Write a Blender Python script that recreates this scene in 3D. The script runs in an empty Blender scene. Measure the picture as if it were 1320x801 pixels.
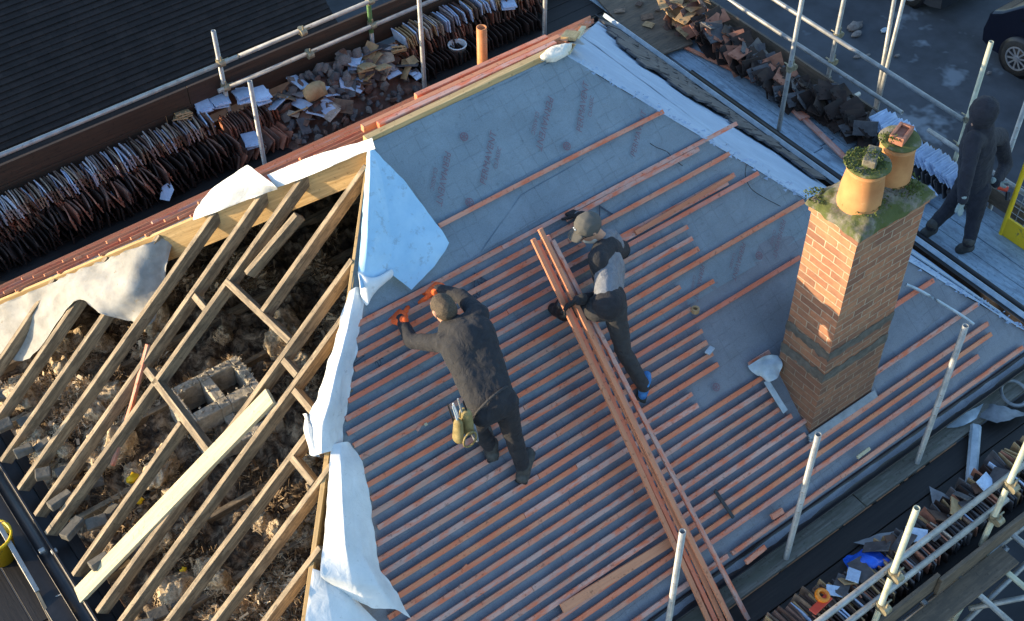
import bpy, bmesh, math, random
from mathutils import Vector, Matrix, noise
import numpy as np
random.seed(7)
sc = bpy.context.scene
col = sc.collection
V = Vector
# ------------------------------------------------------------------ camera model (a survey of the place: real 3D positions are measured with it)
RM = np.array([[0.796268511, -0.604934814, -0.003213936], [-0.442835843, -0.579263643, -0.684361051], [0.412132109, 0.546358401, -0.729136216]])
TM = np.array([-1.0869091, -1.2874916, 10.3639286])
FPX = 1742.6928
AL = 0.71884423; SA, CA, TA = math.sin(AL), math.cos(AL), math.tan(AL)
L = 1.8845; D = 3.2344          # ridge length, half span (metres)
CAM = -RM.T @ TM
def hit(px, py, n, p0):
    v = RM.T @ np.array([(px-660)/FPX, (py-400.5)/FPX, 1.0]); n = np.array(n, float); p0 = np.array(p0, float)
    q = CAM + v*((p0-CAM) @ n)/(v @ n); return V(q.tolist())
def onM(px, py, h=0.0): n = (0, -SA, CA); return hit(px, py, n, np.array(n)*h)
def onL(px, py, h=0.0): n = (-SA, 0, CA); return hit(px, py, n, np.array(n)*h)
def onR(px, py, h=0.0): n = np.array((SA, 0, CA)); return hit(px, py, n, np.array((L, 0, 0))+n*h)
def onZ(px, py, z): return hit(px, py, (0, 0, 1), (0, 0, z))
def onY(px, py, y): return hit(px, py, (0, 1, 0), (0, y, 0))
def onX(px, py, x): return hit(px, py, (1, 0, 0), (x, 0, 0))
def MP(u, v, h=0.0): return V((u, -v*CA - SA*h, -v*SA + CA*h))    # main roof plane: along eaves, down the slope, height above
def uvM(P): return P.x, -P.y/CA
DECK = -3.1
GROUND = -8.0

# ------------------------------------------------------------------ materials
def mat(name, build):
    m = bpy.data.materials.new(name); m.use_nodes = True
    nt = m.node_tree; nt.nodes.clear()
    out = nt.nodes.new('ShaderNodeOutputMaterial'); b = nt.nodes.new('ShaderNodeBsdfPrincipled')
    nt.links.new(b.outputs[0], out.inputs[0])
    build(nt, b); return m
def N(nt, t, **k):
    n = nt.nodes.new(t)
    for a, v in k.items():
        if a in n.inputs: n.inputs[a].default_value = v
        else: setattr(n, a, v)
    return n
def ramp(nt, src, stops):
    r = nt.nodes.new('ShaderNodeValToRGB'); e = r.color_ramp.elements
    while len(e) < len(stops): e.new(.5)
    for i, (p, c) in enumerate(stops): e[i].position = p; e[i].color = (*c, 1)
    nt.links.new(src, r.inputs[0]); return r.outputs[0]
def mix(nt, f, a, b, mode='MIX'):
    m = nt.nodes.new('ShaderNodeMix'); m.data_type = 'RGBA'; m.blend_type = mode
    for s, v in ((0, f), (6, a), (7, b)):
        if hasattr(v, 'links') or isinstance(v, bpy.types.NodeSocket): nt.links.new(v, m.inputs[s])
        else: m.inputs[s].default_value = v if s == 0 else (*v, 1)
    return m.outputs[2]
def mapr(nt, src, a, b):
    m = nt.nodes.new('ShaderNodeMapRange'); m.inputs[1].default_value = a; m.inputs[2].default_value = b; nt.links.new(src, m.inputs[0]); return m.outputs[0]
def coords(nt, scale=(1, 1, 1), kind='Object', rand=False):
    tc = nt.nodes.new('ShaderNodeTexCoord'); mp = nt.nodes.new('ShaderNodeMapping')
    mp.inputs['Scale'].default_value = scale
    nt.links.new(tc.outputs[kind], mp.inputs[0])
    if rand:
        oi = nt.nodes.new('ShaderNodeObjectInfo'); mm = N(nt, 'ShaderNodeMath', operation='MULTIPLY'); mm.inputs[1].default_value = 57.3
        nt.links.new(oi.outputs['Random'], mm.inputs[0]); cb = nt.nodes.new('ShaderNodeCombineXYZ')
        for i in range(3): nt.links.new(mm.outputs[0], cb.inputs[i])
        nt.links.new(cb.outputs[0], mp.inputs['Location'])
    return mp.outputs[0]
def noi(nt, vec, scale, detail=4, rough=.55, dist=0.0):
    n = N(nt, 'ShaderNodeTexNoise'); n.inputs['Scale'].default_value = scale; n.inputs['Detail'].default_value = detail
    n.inputs['Roughness'].default_value = rough; n.inputs['Distortion'].default_value = dist
    nt.links.new(vec, n.inputs['Vector']); return n.outputs[0]
def bump(nt, b, h, strength=.4, dist=.01):
    bp = nt.nodes.new('ShaderNodeBump'); bp.inputs['Strength'].default_value = strength; bp.inputs['Distance'].default_value = dist
    nt.links.new(h, bp.inputs['Height']); nt.links.new(bp.outputs[0], b.inputs['Normal'])
def objrand(nt, stops):
    oi = nt.nodes.new('ShaderNodeObjectInfo'); return ramp(nt, oi.outputs['Random'], stops)
def wood(name, stops, grain=.55, rough=.75, objvar=None, mott=None):
    def f(nt, b):
        v = coords(nt, (1.2, 22, 22), rand=True); g = noi(nt, v, 2.2, 6, .6, .3)
        c = ramp(nt, g, stops)
        if objvar:
            c = mix(nt, .6, c, objrand(nt, objvar))
        if mott:
            v2 = coords(nt, (2.0, 6, 6), rand=True); m2 = noi(nt, v2, 2.6, 5, .65)
            c = mix(nt, ramp(nt, m2, [(.45, (0, 0, 0)), (.62, (1, 1, 1))]), c, mott)
        v3 = coords(nt, (1, 1, 1), rand=True); k = noi(nt, v3, 30, 3)
        c = mix(nt, ramp(nt, k, [(.30, (.5, .5, .5)), (.40, (0, 0, 0))]), c, tuple(x*.3 for x in stops[0][1]))
        nt.links.new(c, b.inputs['Base Color']); b.inputs['Roughness'].default_value = rough
        bump(nt, b, g, .5, .004)
    return mat(name, f)
def plain(name, c1, c2, scale=8, rough=.7, metallic=0.0, bs=.2, bd=.004, detail=5, sheen=0, trans=0, spots=None):
    def f(nt, b):
        v = coords(nt, rand=True); n = noi(nt, v, scale, detail, .6)
        c = ramp(nt, n, [(.3, c1), (.7, c2)])
        if spots:
            n2 = noi(nt, v, spots[1], 4, .7); c = mix(nt, ramp(nt, n2, [(spots[2], (0, 0, 0)), (spots[2]+.08, (1, 1, 1))]), c, spots[0])
        nt.links.new(c, b.inputs['Base Color'])
        b.inputs['Roughness'].default_value = rough; b.inputs['Metallic'].default_value = metallic
        if sheen: b.inputs['Sheen Weight'].default_value = sheen
        bump(nt, b, n, bs, bd)
    return mat(name, f)
M = {}
M['rafter'] = wood('aged_rafter_timber', [(.3, (.11, .083, .055)), (.5, (.29, .225, .145)), (.75, (.44, .355, .245))], mott=(.15, .118, .08))
M['hipwood'] = wood('yellow_hip_timber', [(.3, (.40, .26, .11)), (.6, (.60, .42, .20)), (.8, (.70, .52, .28))])
M['newwood'] = wood('pale_new_timber', [(.3, (.42, .38, .24)), (.6, (.54, .49, .33)), (.8, (.60, .56, .40))])
M['batten'] = wood('red_treated_batten', [(.3, (.36, .15, .10)), (.5, (.54, .25, .18)), (.75, (.64, .36, .28))],
    objvar=[(0, (.66, .27, .16)), (.2, (.44, .30, .24)), (.4, (.66, .25, .12)), (.56, (.64, .42, .36)), (.70, (.46, .34, .30)), (.84, (.72, .14, .06)), (1, (.68, .23, .08))], mott=(.64, .17, .08))
M['redbatten'] = wood('fresh_red_batten', [(.3, (.42, .14, .06)), (.55, (.58, .23, .11)), (.8, (.66, .32, .18))], objvar=[(0, (.52, .20, .11)), (1, (.64, .30, .17))])
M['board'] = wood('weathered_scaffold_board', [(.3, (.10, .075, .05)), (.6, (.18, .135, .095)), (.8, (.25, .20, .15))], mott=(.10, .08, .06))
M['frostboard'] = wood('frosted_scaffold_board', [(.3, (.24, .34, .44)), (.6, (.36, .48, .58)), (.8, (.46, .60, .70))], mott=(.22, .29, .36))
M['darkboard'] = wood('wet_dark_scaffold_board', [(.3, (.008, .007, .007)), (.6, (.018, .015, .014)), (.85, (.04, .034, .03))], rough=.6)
M['mossboard'] = wood('grey_wet_scaffold_board', [(.3, (.12, .11, .09)), (.6, (.22, .21, .18)), (.8, (.32, .31, .28))], mott=(.14, .14, .11))
M['toeboard'] = wood('brown_toe_board', [(.3, (.03, .019, .013)), (.6, (.055, .033, .021)), (.8, (.085, .052, .034))])
def f(nt, b):
    v = coords(nt); n = noi(nt, v, 6, 6, .65)
    c = ramp(nt, n, [(.3, (.22, .23, .23)), (.7, (.44, .45, .44))])
    k = noi(nt, v, 40, 3); c = mix(nt, ramp(nt, k, [(.62, (0, 0, 0)), (.7, (.8, .8, .8))]), c, (.16, .11, .07))
    nt.links.new(c, b.inputs['Base Color']); b.inputs['Metallic'].default_value = .35; b.inputs['Roughness'].default_value = .5; bump(nt, b, k, .3, .002)
M['galv'] = mat('galvanised_tube', f)
M['galvgreen'] = plain('green_marked_tube', (.12, .30, .12), (.22, .42, .20), 12, .55, .2)
M['galvyellow'] = plain('pale_yellow_green_tube', (.36, .38, .28), (.52, .53, .42), 9, .55, .25)
M['coupler'] = plain('rusty_coupler_steel', (.20, .17, .11), (.42, .38, .26), 30, .55, .5)
def felt(name, c1, c2, crease=.5, fib=.5):
    def f(nt, b):
        v = coords(nt); tc = nt.nodes.new('ShaderNodeTexCoord')
        n = noi(nt, v, 2.3, 6, .6); c = ramp(nt, n, [(.3, c1), (.7, c2)])
        # fold creases left from the roll: two families of wavering lines
        hs = []
        for sc_, rot in ((8.5, .05), (8.5, 1.62)):
            mp = nt.nodes.new('ShaderNodeMapping'); mp.inputs['Rotation'].default_value = (0, 0, rot)
            nt.links.new(tc.outputs['UV'], mp.inputs[0])
            w = N(nt, 'ShaderNodeTexWave', wave_type='BANDS', bands_direction='X'); w.inputs['Scale'].default_value = sc_/3.14; w.inputs['Distortion'].default_value = 1.6
            w.inputs['Detail'].default_value = 3; w.inputs['Detail Scale'].default_value = 1.2; nt.links.new(mp.outputs[0], w.inputs[0])
            hs.append(ramp(nt, w.outputs[1], [(.0, (1, 1, 1)), (.035, (0, 0, 0))]))
        cr = mix(nt, 1.0, hs[0], hs[1], 'LIGHTEN')
        brk = ramp(nt, noi(nt, v, 3.3, 4), [(.42, (0, 0, 0)), (.6, (1, 1, 1))])
        cr = mix(nt, 1.0, cr, brk, 'MULTIPLY')
        cm = N(nt, 'ShaderNodeMath', operation='MULTIPLY'); nt.links.new(cr, cm.inputs[0]); cm.inputs[1].default_value = crease
        c = mix(nt, cm.outputs[0], c, tuple(x*.35 for x in c1))
        fn = noi(nt, v, 140, 2); c = mix(nt, fib*.35, c, ramp(nt, fn, [(.35, tuple(x*.5 for x in c1)), (.65, tuple(min(1, x*1.5) for x in c2))]))
        d = noi(nt, v, 17, 5, .7); c = mix(nt, ramp(nt, d, [(.60, (0, 0, 0)), (.72, (.45, .45, .45))]), c, tuple(x*.45 for x in c1))
        du = noi(nt, v, 2.7, 9, .8, .5); c = mix(nt, ramp(nt, du, [(.50, (0, 0, 0)), (.72, (.22, .22, .22))]), c, tuple(min(1, x*1.9) for x in c2))
        nt.links.new(c, b.inputs['Base Color']); b.inputs['Roughness'].default_value = .75
        big = noi(nt, v, 5, 4); bump(nt, b, mix(nt, .35, big, cr), .35, .02)
    return mat(name, f)
M['felt'] = felt('grey_blue_roof_underlay', (.15, .20, .24), (.205, .265, .31), .24)
M['feltlow'] = felt('mauve_grey_roof_underlay', (.15, .168, .20), (.20, .225, .262), .24)
M['feltlight'] = felt('light_roof_underlay', (.20, .26, .30), (.26, .32, .36), .3)
M['feltwhite'] = felt('white_blue_underlay', (.28, .38, .52), (.37, .48, .63), .2, .2)
def f(nt, b):
    v = coords(nt); n = noi(nt, v, 4, 5, .6); c = ramp(nt, n, [(.3, (.56, .60, .62)), (.7, (.76, .79, .80))])
    d = noi(nt, v, 23, 6, .75); c = mix(nt, ramp(nt, d, [(.60, (0, 0, 0)), (.68, (.35, .35, .35))]), c, (.25, .25, .24))
    nt.links.new(c, b.inputs['Base Color']); b.inputs['Roughness'].default_value = .6
    w = noi(nt, v, 7, 5, .6, .8); bump(nt, b, w, .45, .02)
M['membrane'] = mat('white_breather_membrane', f)
M['membraneold'] = plain('soiled_white_membrane', (.20, .20, .19), (.38, .38, .36), 5, .75, bs=.5, bd=.02, spots=((.25, .22, .17), 19, .62))
def f(nt, b):
    v = coords(nt); n = noi(nt, v, 3, 6, .7)
    c = ramp(nt, n, [(.3, (.28, .50, .68)), (.7, (.40, .63, .80))])
    d = noi(nt, v, 13, 5, .7); c = mix(nt, ramp(nt, d, [(.56, (0, 0, 0)), (.66, (.5, .5, .5))]), c, (.22, .28, .33))
    nt.links.new(c, b.inputs['Base Color']); b.inputs['Roughness'].default_value = .35; bump(nt, b, n, .3, .02)
M['flap'] = mat('membrane_sky_blue_shade', f)  # blue skylight on shaded white membrane, put into the base colour
M['print'] = plain('dark_red_print', (.175, .11, .14), (.205, .15, .185), 30, .8)
M['printblue'] = plain('dark_blue_print', (.035, .05, .075), (.06, .08, .11), 30, .8)
def f(nt, b):      # clay roof tile, each a different firing
    v = coords(nt, rand=True); n = noi(nt, v, 14, 6, .7)
    c = objrand(nt, [(0, (.05, .03, .022)), (.2, (.15, .07, .045)), (.38, (.07, .045, .034)), (.55, (.26, .17, .11)), (.7, (.06, .055, .055)), (.85, (.19, .09, .06)), (1, (.34, .25, .17))])
    c = mix(nt, ramp(nt, n, [(.40, (0, 0, 0)), (.65, (.7, .7, .7))]), c, (.045, .035, .03))
    nt.links.new(c, b.inputs['Base Color']); b.inputs['Roughness'].default_value = .85; bump(nt, b, n, .5, .004)
M['tile'] = mat('old_clay_tile', f)
def f(nt, b):
    v = coords(nt, rand=True); n = noi(nt, v, 9, 6, .75)
    c = ramp(nt, n, [(.35, (.34, .44, .60)), (.6, (.50, .62, .80))])
    nt.links.new(c, b.inputs['Base Color']); b.inputs['Roughness'].default_value = .6; bump(nt, b, n, .3, .003)
M['frosttile'] = mat('frosted_tile', f)
M['toptile'] = mat('frost_sun_tint_tile_edge', lambda nt, b: (nt.links.new(mix(nt, ramp(nt, noi(nt, coords(nt, rand=True), 14, 6, .7), [(.42, (0, 0, 0)), (.66, (.6, .6, .6))]), objrand(nt, [(0, (.50, .41, .31)), (.22, (.24, .15, .10)), (.4, (.58, .62, .72)), (.55, (.46, .36, .27)), (.7, (.14, .09, .07)), (.85, (.40, .46, .62)), (1, (.52, .44, .35))]), (.07, .05, .04)), b.inputs['Base Color']), setattr(b.inputs['Roughness'], 'default_value', .8)))  # cream tones paint sunlight on the top edges, blue-white ones are frost
M['tiledark'] = plain('shade_tint_tile', (.012, .008, .007), (.05, .026, .018), 9, .8, bs=.5)  # near-black colour paints in the shade of the recessed lower tiers
M['tantile'] = plain('tan_clay_tile', (.30, .19, .09), (.46, .32, .17), 14, .85, bs=.5)
M['slate'] = plain('dark_slate', (.045, .045, .05), (.12, .115, .12), 9, .7, bs=.5, spots=((.30, .33, .38), 8, .66))
M['rubble'] = plain('grey_mortar_rubble', (.10, .085, .078), (.26, .235, .22), 12, .9, bs=.8, bd=.01)
M['rubbledark'] = plain('brown_broken_brick', (.10, .055, .04), (.22, .13, .10), 12, .9, bs=.8, bd=.01)
M['black'] = plain('black_plastic', (.008, .008, .01), (.02, .02, .024), 10, .4)
M['lead'] = plain('grey_lead', (.16, .18, .20), (.30, .33, .36), 9, .55, .2)
M['leadblue'] = plain('pale_lead_sheet', (.30, .38, .44), (.50, .58, .64), 11, .5, .1, bs=.6, bd=.01)
M['foam'] = plain('cream_mortar', (.62, .58, .48), (.80, .77, .68), 12, .9, bs=.9, bd=.02)
def f(nt, b):      # brickwork in real sizes from the object's UVs (metres)
    tc = nt.nodes.new('ShaderNodeTexCoord'); br = nt.nodes.new('ShaderNodeTexBrick')
    br.offset = .5; br.inputs['Scale'].default_value = 1; br.inputs['Brick Width'].default_value = .225; br.inputs['Row Height'].default_value = .075
    br.inputs['Mortar Size'].default_value = .006; br.inputs['Mortar Smooth'].default_value = .3; br.inputs['Bias'].default_value = -.1
    br.inputs['Color1'].default_value = (.50, .215, .11, 1); br.inputs['Color2'].default_value = (.215, .10, .065, 1); br.inputs['Mortar'].default_value = (.56, .45, .32, 1)
    nv = noi(nt, tc.outputs['UV'], 5, 3); mv = N(nt, 'ShaderNodeMix'); mv.data_type = 'VECTOR'
    sub = N(nt, 'ShaderNodeVectorMath', operation='SCALE'); 
    nz = N(nt, 'ShaderNodeTexNoise'); nz.inputs['Scale'].default_value = 9; nt.links.new(tc.outputs['UV'], nz.inputs['Vector'])
    nt.links.new(nz.outputs[1], sub.inputs[0]); sub.inputs['Scale'].default_value = .012
    add = N(nt, 'ShaderNodeVectorMath', operation='ADD'); nt.links.new(tc.outputs['UV'], add.inputs[0]); nt.links.new(sub.outputs[0], add.inputs[1])
    nt.links.new(add.outputs[0], br.inputs['Vector'])
    n = noi(nt, tc.outputs['UV'], 22, 6, .7); c = mix(nt, ramp(nt, n, [(.35, (0, 0, 0)), (.7, (.65, .65, .65))]), br.outputs[0], (.15, .09, .06))
    n2 = noi(nt, tc.outputs['UV'], 3.5, 4, .6); c = mix(nt, ramp(nt, n2, [(.5, (0, 0, 0)), (.68, (.45, .45, .45))]), c, (.42, .25, .14))
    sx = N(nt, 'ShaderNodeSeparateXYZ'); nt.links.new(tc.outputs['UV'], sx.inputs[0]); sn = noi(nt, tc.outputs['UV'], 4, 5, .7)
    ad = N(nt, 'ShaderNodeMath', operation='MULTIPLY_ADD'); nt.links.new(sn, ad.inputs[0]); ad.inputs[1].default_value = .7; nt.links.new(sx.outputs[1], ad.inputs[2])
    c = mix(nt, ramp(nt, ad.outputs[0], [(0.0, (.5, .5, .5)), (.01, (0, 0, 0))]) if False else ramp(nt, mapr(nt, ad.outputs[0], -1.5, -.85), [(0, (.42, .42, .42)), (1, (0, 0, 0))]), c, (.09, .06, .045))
    nt.links.new(c, b.inputs['Base Color']); b.inputs['Roughness'].default_value = .9
    inv = N(nt, 'ShaderNodeMath', operation='SUBTRACT'); inv.inputs[0].default_value = 1; nt.links.new(br.outputs[1], inv.inputs[1])
    hm = mix(nt, .3, inv.outputs[0], n); bump(nt, b, hm, .9, .008)
M['brick'] = mat('chimney_brickwork', f)
M['oldmortar'] = plain('dark_mortar_fillet', (.07, .065, .055), (.15, .14, .12), 14, .95, bs=.9, bd=.012)
def f(nt, b):
    v = coords(nt); n = noi(nt, v, 9, 6, .7); c = ramp(nt, n, [(.35, (.10, .09, .07)), (.55, (.22, .20, .155)), (.75, (.30, .275, .22))])
    m = noi(nt, v, 5, 5, .7); c = mix(nt, ramp(nt, m, [(.44, (0, 0, 0)), (.56, (.9, .9, .9))]), c, (.075, .095, .018))
    nt.links.new(c, b.inputs['Base Color']); b.inputs['Roughness'].default_value = .95; bump(nt, b, n, .9, .02)
M['flaunch'] = mat('mossy_flaunching', f)
M['redbrick'] = plain('old_red_brick', (.26, .10, .06), (.42, .19, .12), 12, .9, bs=.6)
M['wad'] = plain('golden_mineral_wool', (.26, .19, .115), (.78, .64, .44), 5, 1, bs=1, bd=.03, detail=8, spots=((.07, .05, .03), 7, .60))
M['moss'] = plain('green_moss', (.035, .055, .008), (.12, .15, .03), 30, .95, bs=.9, bd=.01)
M['terracotta'] = plain('terracotta_pot', (.44, .19, .07), (.62, .31, .12), 5, .75, spots=((.62, .42, .22), 9, .66))
M['claypipe'] = plain('orange_clay_pipe', (.50, .19, .06), (.60, .26, .10), 8, .55)
M['asphalt'] = plain('worn_asphalt', (.028, .032, .038), (.075, .085, .10), 1.2, .85, bs=.6, bd=.01, detail=8, spots=((.17, .20, .23), .7, .60))
def f(nt, b):
    tc = nt.nodes.new('ShaderNodeTexCoord'); br = nt.nodes.new('ShaderNodeTexBrick')
    br.offset = .5; br.inputs['Scale'].default_value = 1; br.inputs['Brick Width'].default_value = .17; br.inputs['Row Height'].default_value = .105
    br.inputs['Mortar Size'].default_value = .005; br.inputs['Color1'].default_value = (.012, .009, .009, 1); br.inputs['Color2'].default_value = (.022, .016, .015, 1); br.inputs['Mortar'].default_value = (.005, .005, .005, 1)
    nt.links.new(tc.outputs['UV'], br.inputs['Vector'])
    n = noi(nt, tc.outputs['UV'], 3, 6, .75); c = mix(nt, ramp(nt, n, [(.5, (0, 0, 0)), (.75, (.35, .35, .35))]), br.outputs[0], (.06, .05, .046))
    nt.links.new(c, b.inputs['Base Color']); b.inputs['Roughness'].default_value = .85; bump(nt, b, br.outputs[0], .9, .02)
M['darktiles'] = mat('dark_plain_tiling', f)
def f(nt, b):
    v = coords(nt); n = noi(nt, v, 8, 8, .72, .6)
    c = ramp(nt, n, [(.34, (.02, .015, .011)), (.47, (.11, .078, .05)), (.59, (.38, .29, .19)), (.72, (.60, .50, .36))])
    nt.links.new(c, b.inputs['Base Color']); b.inputs['Roughness'].default_value = .95; bump(nt, b, n, 1, .04)
M['insul'] = mat('brown_loft_insulation', f)
def f(nt, b):
    at = nt.nodes.new('ShaderNodeAttribute'); at.attribute_name = 'shade'
    c = ramp(nt, at.outputs['Fac'], [(0, (.06, .042, .027)), (.3, (.22, .15, .085)), (.6, (.52, .38, .23)), (1, (.80, .66, .46))])
    nt.links.new(c, b.inputs['Base Color']); b.inputs['Roughness'].default_value = .95
M['flake'] = mat('straw_and_insulation_flakes', f)
M['soot'] = plain('sooty_mortar', (.30, .27, .21), (.60, .54, .44), 16, .95, bs=.9, bd=.02)
M['void'] = plain('black_flue_shade', (.004, .004, .004), (.008, .008, .008), 5, 1)  # black that paints the unlit inside of the flue
M['wallbrick'] = plain('house_wall', (.16, .09, .06), (.24, .14, .10), 10, .9)
M['yellow'] = plain('yellow_plastic', (.78, .50, .01), (.88, .60, .02), 6, .45, spots=((.22, .17, .07), 9, .62))
M['white'] = plain('white_plastic', (.60, .66, .68), (.74, .78, .80), 6, .4)
M['bluebag'] = plain('blue_plastic_bag', (.01, .06, .45), (.02, .14, .75), 9, .3, bs=.9, bd=.02)
M['orange'] = plain('bright_orange_plastic', (.72, .16, .01), (.85, .30, .02), 9, .45)
M['redplastic'] = plain('red_plastic', (.60, .05, .02), (.70, .09, .04), 9, .45)
M['skin'] = plain('skin', (.42, .23, .15), (.52, .30, .20), 30, .55)
M['hair'] = plain('short_brown_hair', (.025, .018, .012), (.10, .075, .05), 90, .8, bs=1, bd=.004)
def cloth(name, c1, c2, sc_=14, bs=.7, bd=.02): 
    def f(nt, b):
        v = coords(nt); n = noi(nt, v, sc_, 5, .6, 1.2); c = ramp(nt, n, [(.3, c1), (.7, c2)])
        w = noi(nt, v, 420, 2); c = mix(nt, .18, c, ramp(nt, w, [(.3, (0, 0, 0)), (.7, tuple(min(1, x*2.2) for x in c2))]))
        nt.links.new(c, b.inputs['Base Color']); b.inputs['Roughness'].default_value = .9; b.inputs['Sheen Weight'].default_value = .02
        bump(nt, b, n, bs, bd)
    return mat(name, f)
M['olive'] = cloth('charcoal_softshell', (.0115, .0125, .016), (.023, .025, .031))
M['blackcloth'] = cloth('black_work_cloth', (.010, .010, .013), (.024, .024, .029))
M['navycloth'] = cloth('black_hooded_top', (.008, .009, .015), (.022, .023, .034))
M['greycloth'] = cloth('pale_grey_cloth', (.13, .14, .16), (.22, .235, .26))
M['darkgrey'] = cloth('dark_grey_cloth', (.022, .022, .024), (.042, .042, .045))
M['capcloth'] = cloth('grey_cap_cloth', (.075, .075, .07), (.10, .10, .092), 5, .2)
M['glove'] = cloth('orange_glove', (.95, .09, .02), (.98, .16, .03), 30)
M['greyglove'] = cloth('pale_grey_glove', (.20, .26, .26), (.32, .38, .37), 30)
M['blackglove'] = cloth('black_glove', (.008, .008, .009), (.02, .02, .022), 30)
M['rubber'] = plain('black_rubber', (.012, .012, .012), (.03, .03, .03), 30, .8)
M['boot'] = plain('dark_work_boot', (.03, .032, .032), (.075, .075, .07), 22, .75)
M['blueshoe'] = plain('blue_trainer', (.02, .12, .38), (.05, .25, .55), 22, .6)
M['leather'] = plain('tan_leather_pouch', (.16, .12, .04), (.30, .24, .10), 16, .7)
M['carblue'] = plain('navy_car_paint', (.006, .009, .022), (.008, .012, .028), 2, .25, .3, bs=0)
M['cargrey'] = plain('grey_car_paint', (.05, .055, .062), (.06, .065, .072), 2, .3, .4, bs=0)
M['glass'] = plain('dark_car_glass', (.004, .005, .006), (.006, .008, .01), 2, .06, bs=0)
M['alloy'] = plain('alloy_wheel', (.34, .36, .38), (.45, .47, .5), 4, .35, .6, bs=0)
M['orangeglow'] = plain('amber_lens', (.5, .15, .02), (.55, .2, .03), 4, .3, bs=0)

# ------------------------------------------------------------------ mesh building
class MB:
    def __init__(s): s.v = []; s.f = []
    def box(s, c, sx, sy, sz, rot=None):
        b = len(s.v); c = V(c)
        for x in (-1, 1):
            for y in (-1, 1):
                for z in (-1, 1):
                    p = V((x*sx/2, y*sy/2, z*sz/2)); p = rot @ p if rot else p; s.v.append(c+p)
        s.f += [tuple(b+i for i in q) for q in ((0, 1, 3, 2), (4, 6, 7, 5), (0, 4, 5, 1), (2, 3, 7, 6), (0, 2, 6, 4), (1, 5, 7, 3))]
        return s
    def tube(s, p0, p1, r, r1=None, n=14, hollow=0, caps=True):
        p0, p1 = V(p0), V(p1); r1 = r if r1 is None else r1; d = (p1-p0).normalized()
        a = d.orthogonal().normalized(); bb = d.cross(a)
        rings = [(p0, r), (p1, r1)]
        if hollow: rings += [(p1, r1-hollow), (p1-d*min(.12, (p1-p0).length*.6), r1-hollow)]
        b = len(s.v)
        for c, rr in rings:
            for i in range(n):
                t = 2*math.pi*i/n; s.v.append(c+(a*math.cos(t)+bb*math.sin(t))*rr)
        for k in range(len(rings)-1):
            for i in range(n): s.f.append((b+k*n+i, b+k*n+(i+1) % n, b+(k+1)*n+(i+1) % n, b+(k+1)*n+i))
        if caps: s.f.append(tuple(b+i for i in reversed(range(n)))); s.f.append(tuple(b+(len(rings)-1)*n+i for i in range(n)))
        return s
    def lathe(s, c, prof, n=28, axis=V((0, 0, 1))):
        c = V(c); a = axis.orthogonal().normalized(); bb = axis.cross(a); b = len(s.v)
        for r, z in prof:
            for i in range(n):
                t = 2*math.pi*i/n; s.v.append(c+axis*z+(a*math.cos(t)+bb*math.sin(t))*r)
        for k in range(len(prof)-1):
            for i in range(n): s.f.append((b+k*n+i, b+k*n+(i+1) % n, b+(k+1)*n+(i+1) % n, b+(k+1)*n+i))
        return s
    def poly(s, pts):
        b = len(s.v); s.v += [V(p) for p in pts]; s.f.append(tuple(range(b, b+len(pts)))); return s
    def grid(s, rows):
        b = len(s.v); n = len(rows[0])
        for r in rows: s.v += [V(p) for p in r]
        for i in range(len(rows)-1):
            for j in range(n-1): s.f.append((b+i*n+j, b+i*n+j+1, b+(i+1)*n+j+1, b+(i+1)*n+j))
        return s
    def mesh(s, name, smooth=False, uv=None, bevel=0):
        me = bpy.data.meshes.new(name); me.from_pydata([tuple(p) for p in s.v], [], s.f); me.update()
        bm = bmesh.new(); bm.from_mesh(me)
        if not uv or uv == 'fix': bmesh.ops.recalc_face_normals(bm, faces=bm.faces)
        if bevel: bmesh.ops.bevel(bm, geom=bm.edges[:], offset=bevel, segments=1, affect='EDGES')
        bm.to_mesh(me); bm.free()
        if callable(uv):
            l = me.uv_layers.new(name='UVMap')
            for p in me.polygons:
                for li in p.loop_indices: l.data[li].uv = uv(me.vertices[me.loops[li].vertex_index].co, p.normal)
        if smooth:
            for p in me.polygons: p.use_smooth = True
        return me
def tag(o, label=None, cat=None, group=None, kind=None):
    if label: o['label'] = label
    if cat: o['category'] = cat
    if group: o['group'] = group
    if kind: o['kind'] = kind
    return o
WM = {}
def par(o, parent):
    o.parent = parent; o.matrix_parent_inverse = WM.get(parent.name, Matrix.Identity(4)).inverted(); return o
def link(name, me, m, parent=None, mw=None):
    o = bpy.data.objects.new(name, me); col.objects.link(o)
    if m is not None and not me.materials:
        for q in (m if isinstance(m, (list, tuple)) else [m]): me.materials.append(M[q])
    if parent is not None: par(o, parent)
    if mw is not None: o.matrix_basis = mw; WM[o.name] = mw.copy()
    return o
def empty(name, loc, label=None, cat=None, group=None):
    o = bpy.data.objects.new(name, None); o.empty_display_size = .1; col.objects.link(o); o.location = loc
    WM[o.name] = Matrix.Translation(V(loc)); return tag(o, label, cat, group)
def frame(p0, p1, up=V((0, 0, 1))):
    x = (V(p1)-V(p0)).normalized(); up = V(up); y = up.cross(x)
    if y.length < 1e-4: y = V((0, 1, 0)).cross(x)
    y.normalize(); z = x.cross(y)
    m = Matrix((x, y, z)).transposed().to_4x4(); m.translation = V(p0); return m
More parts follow.
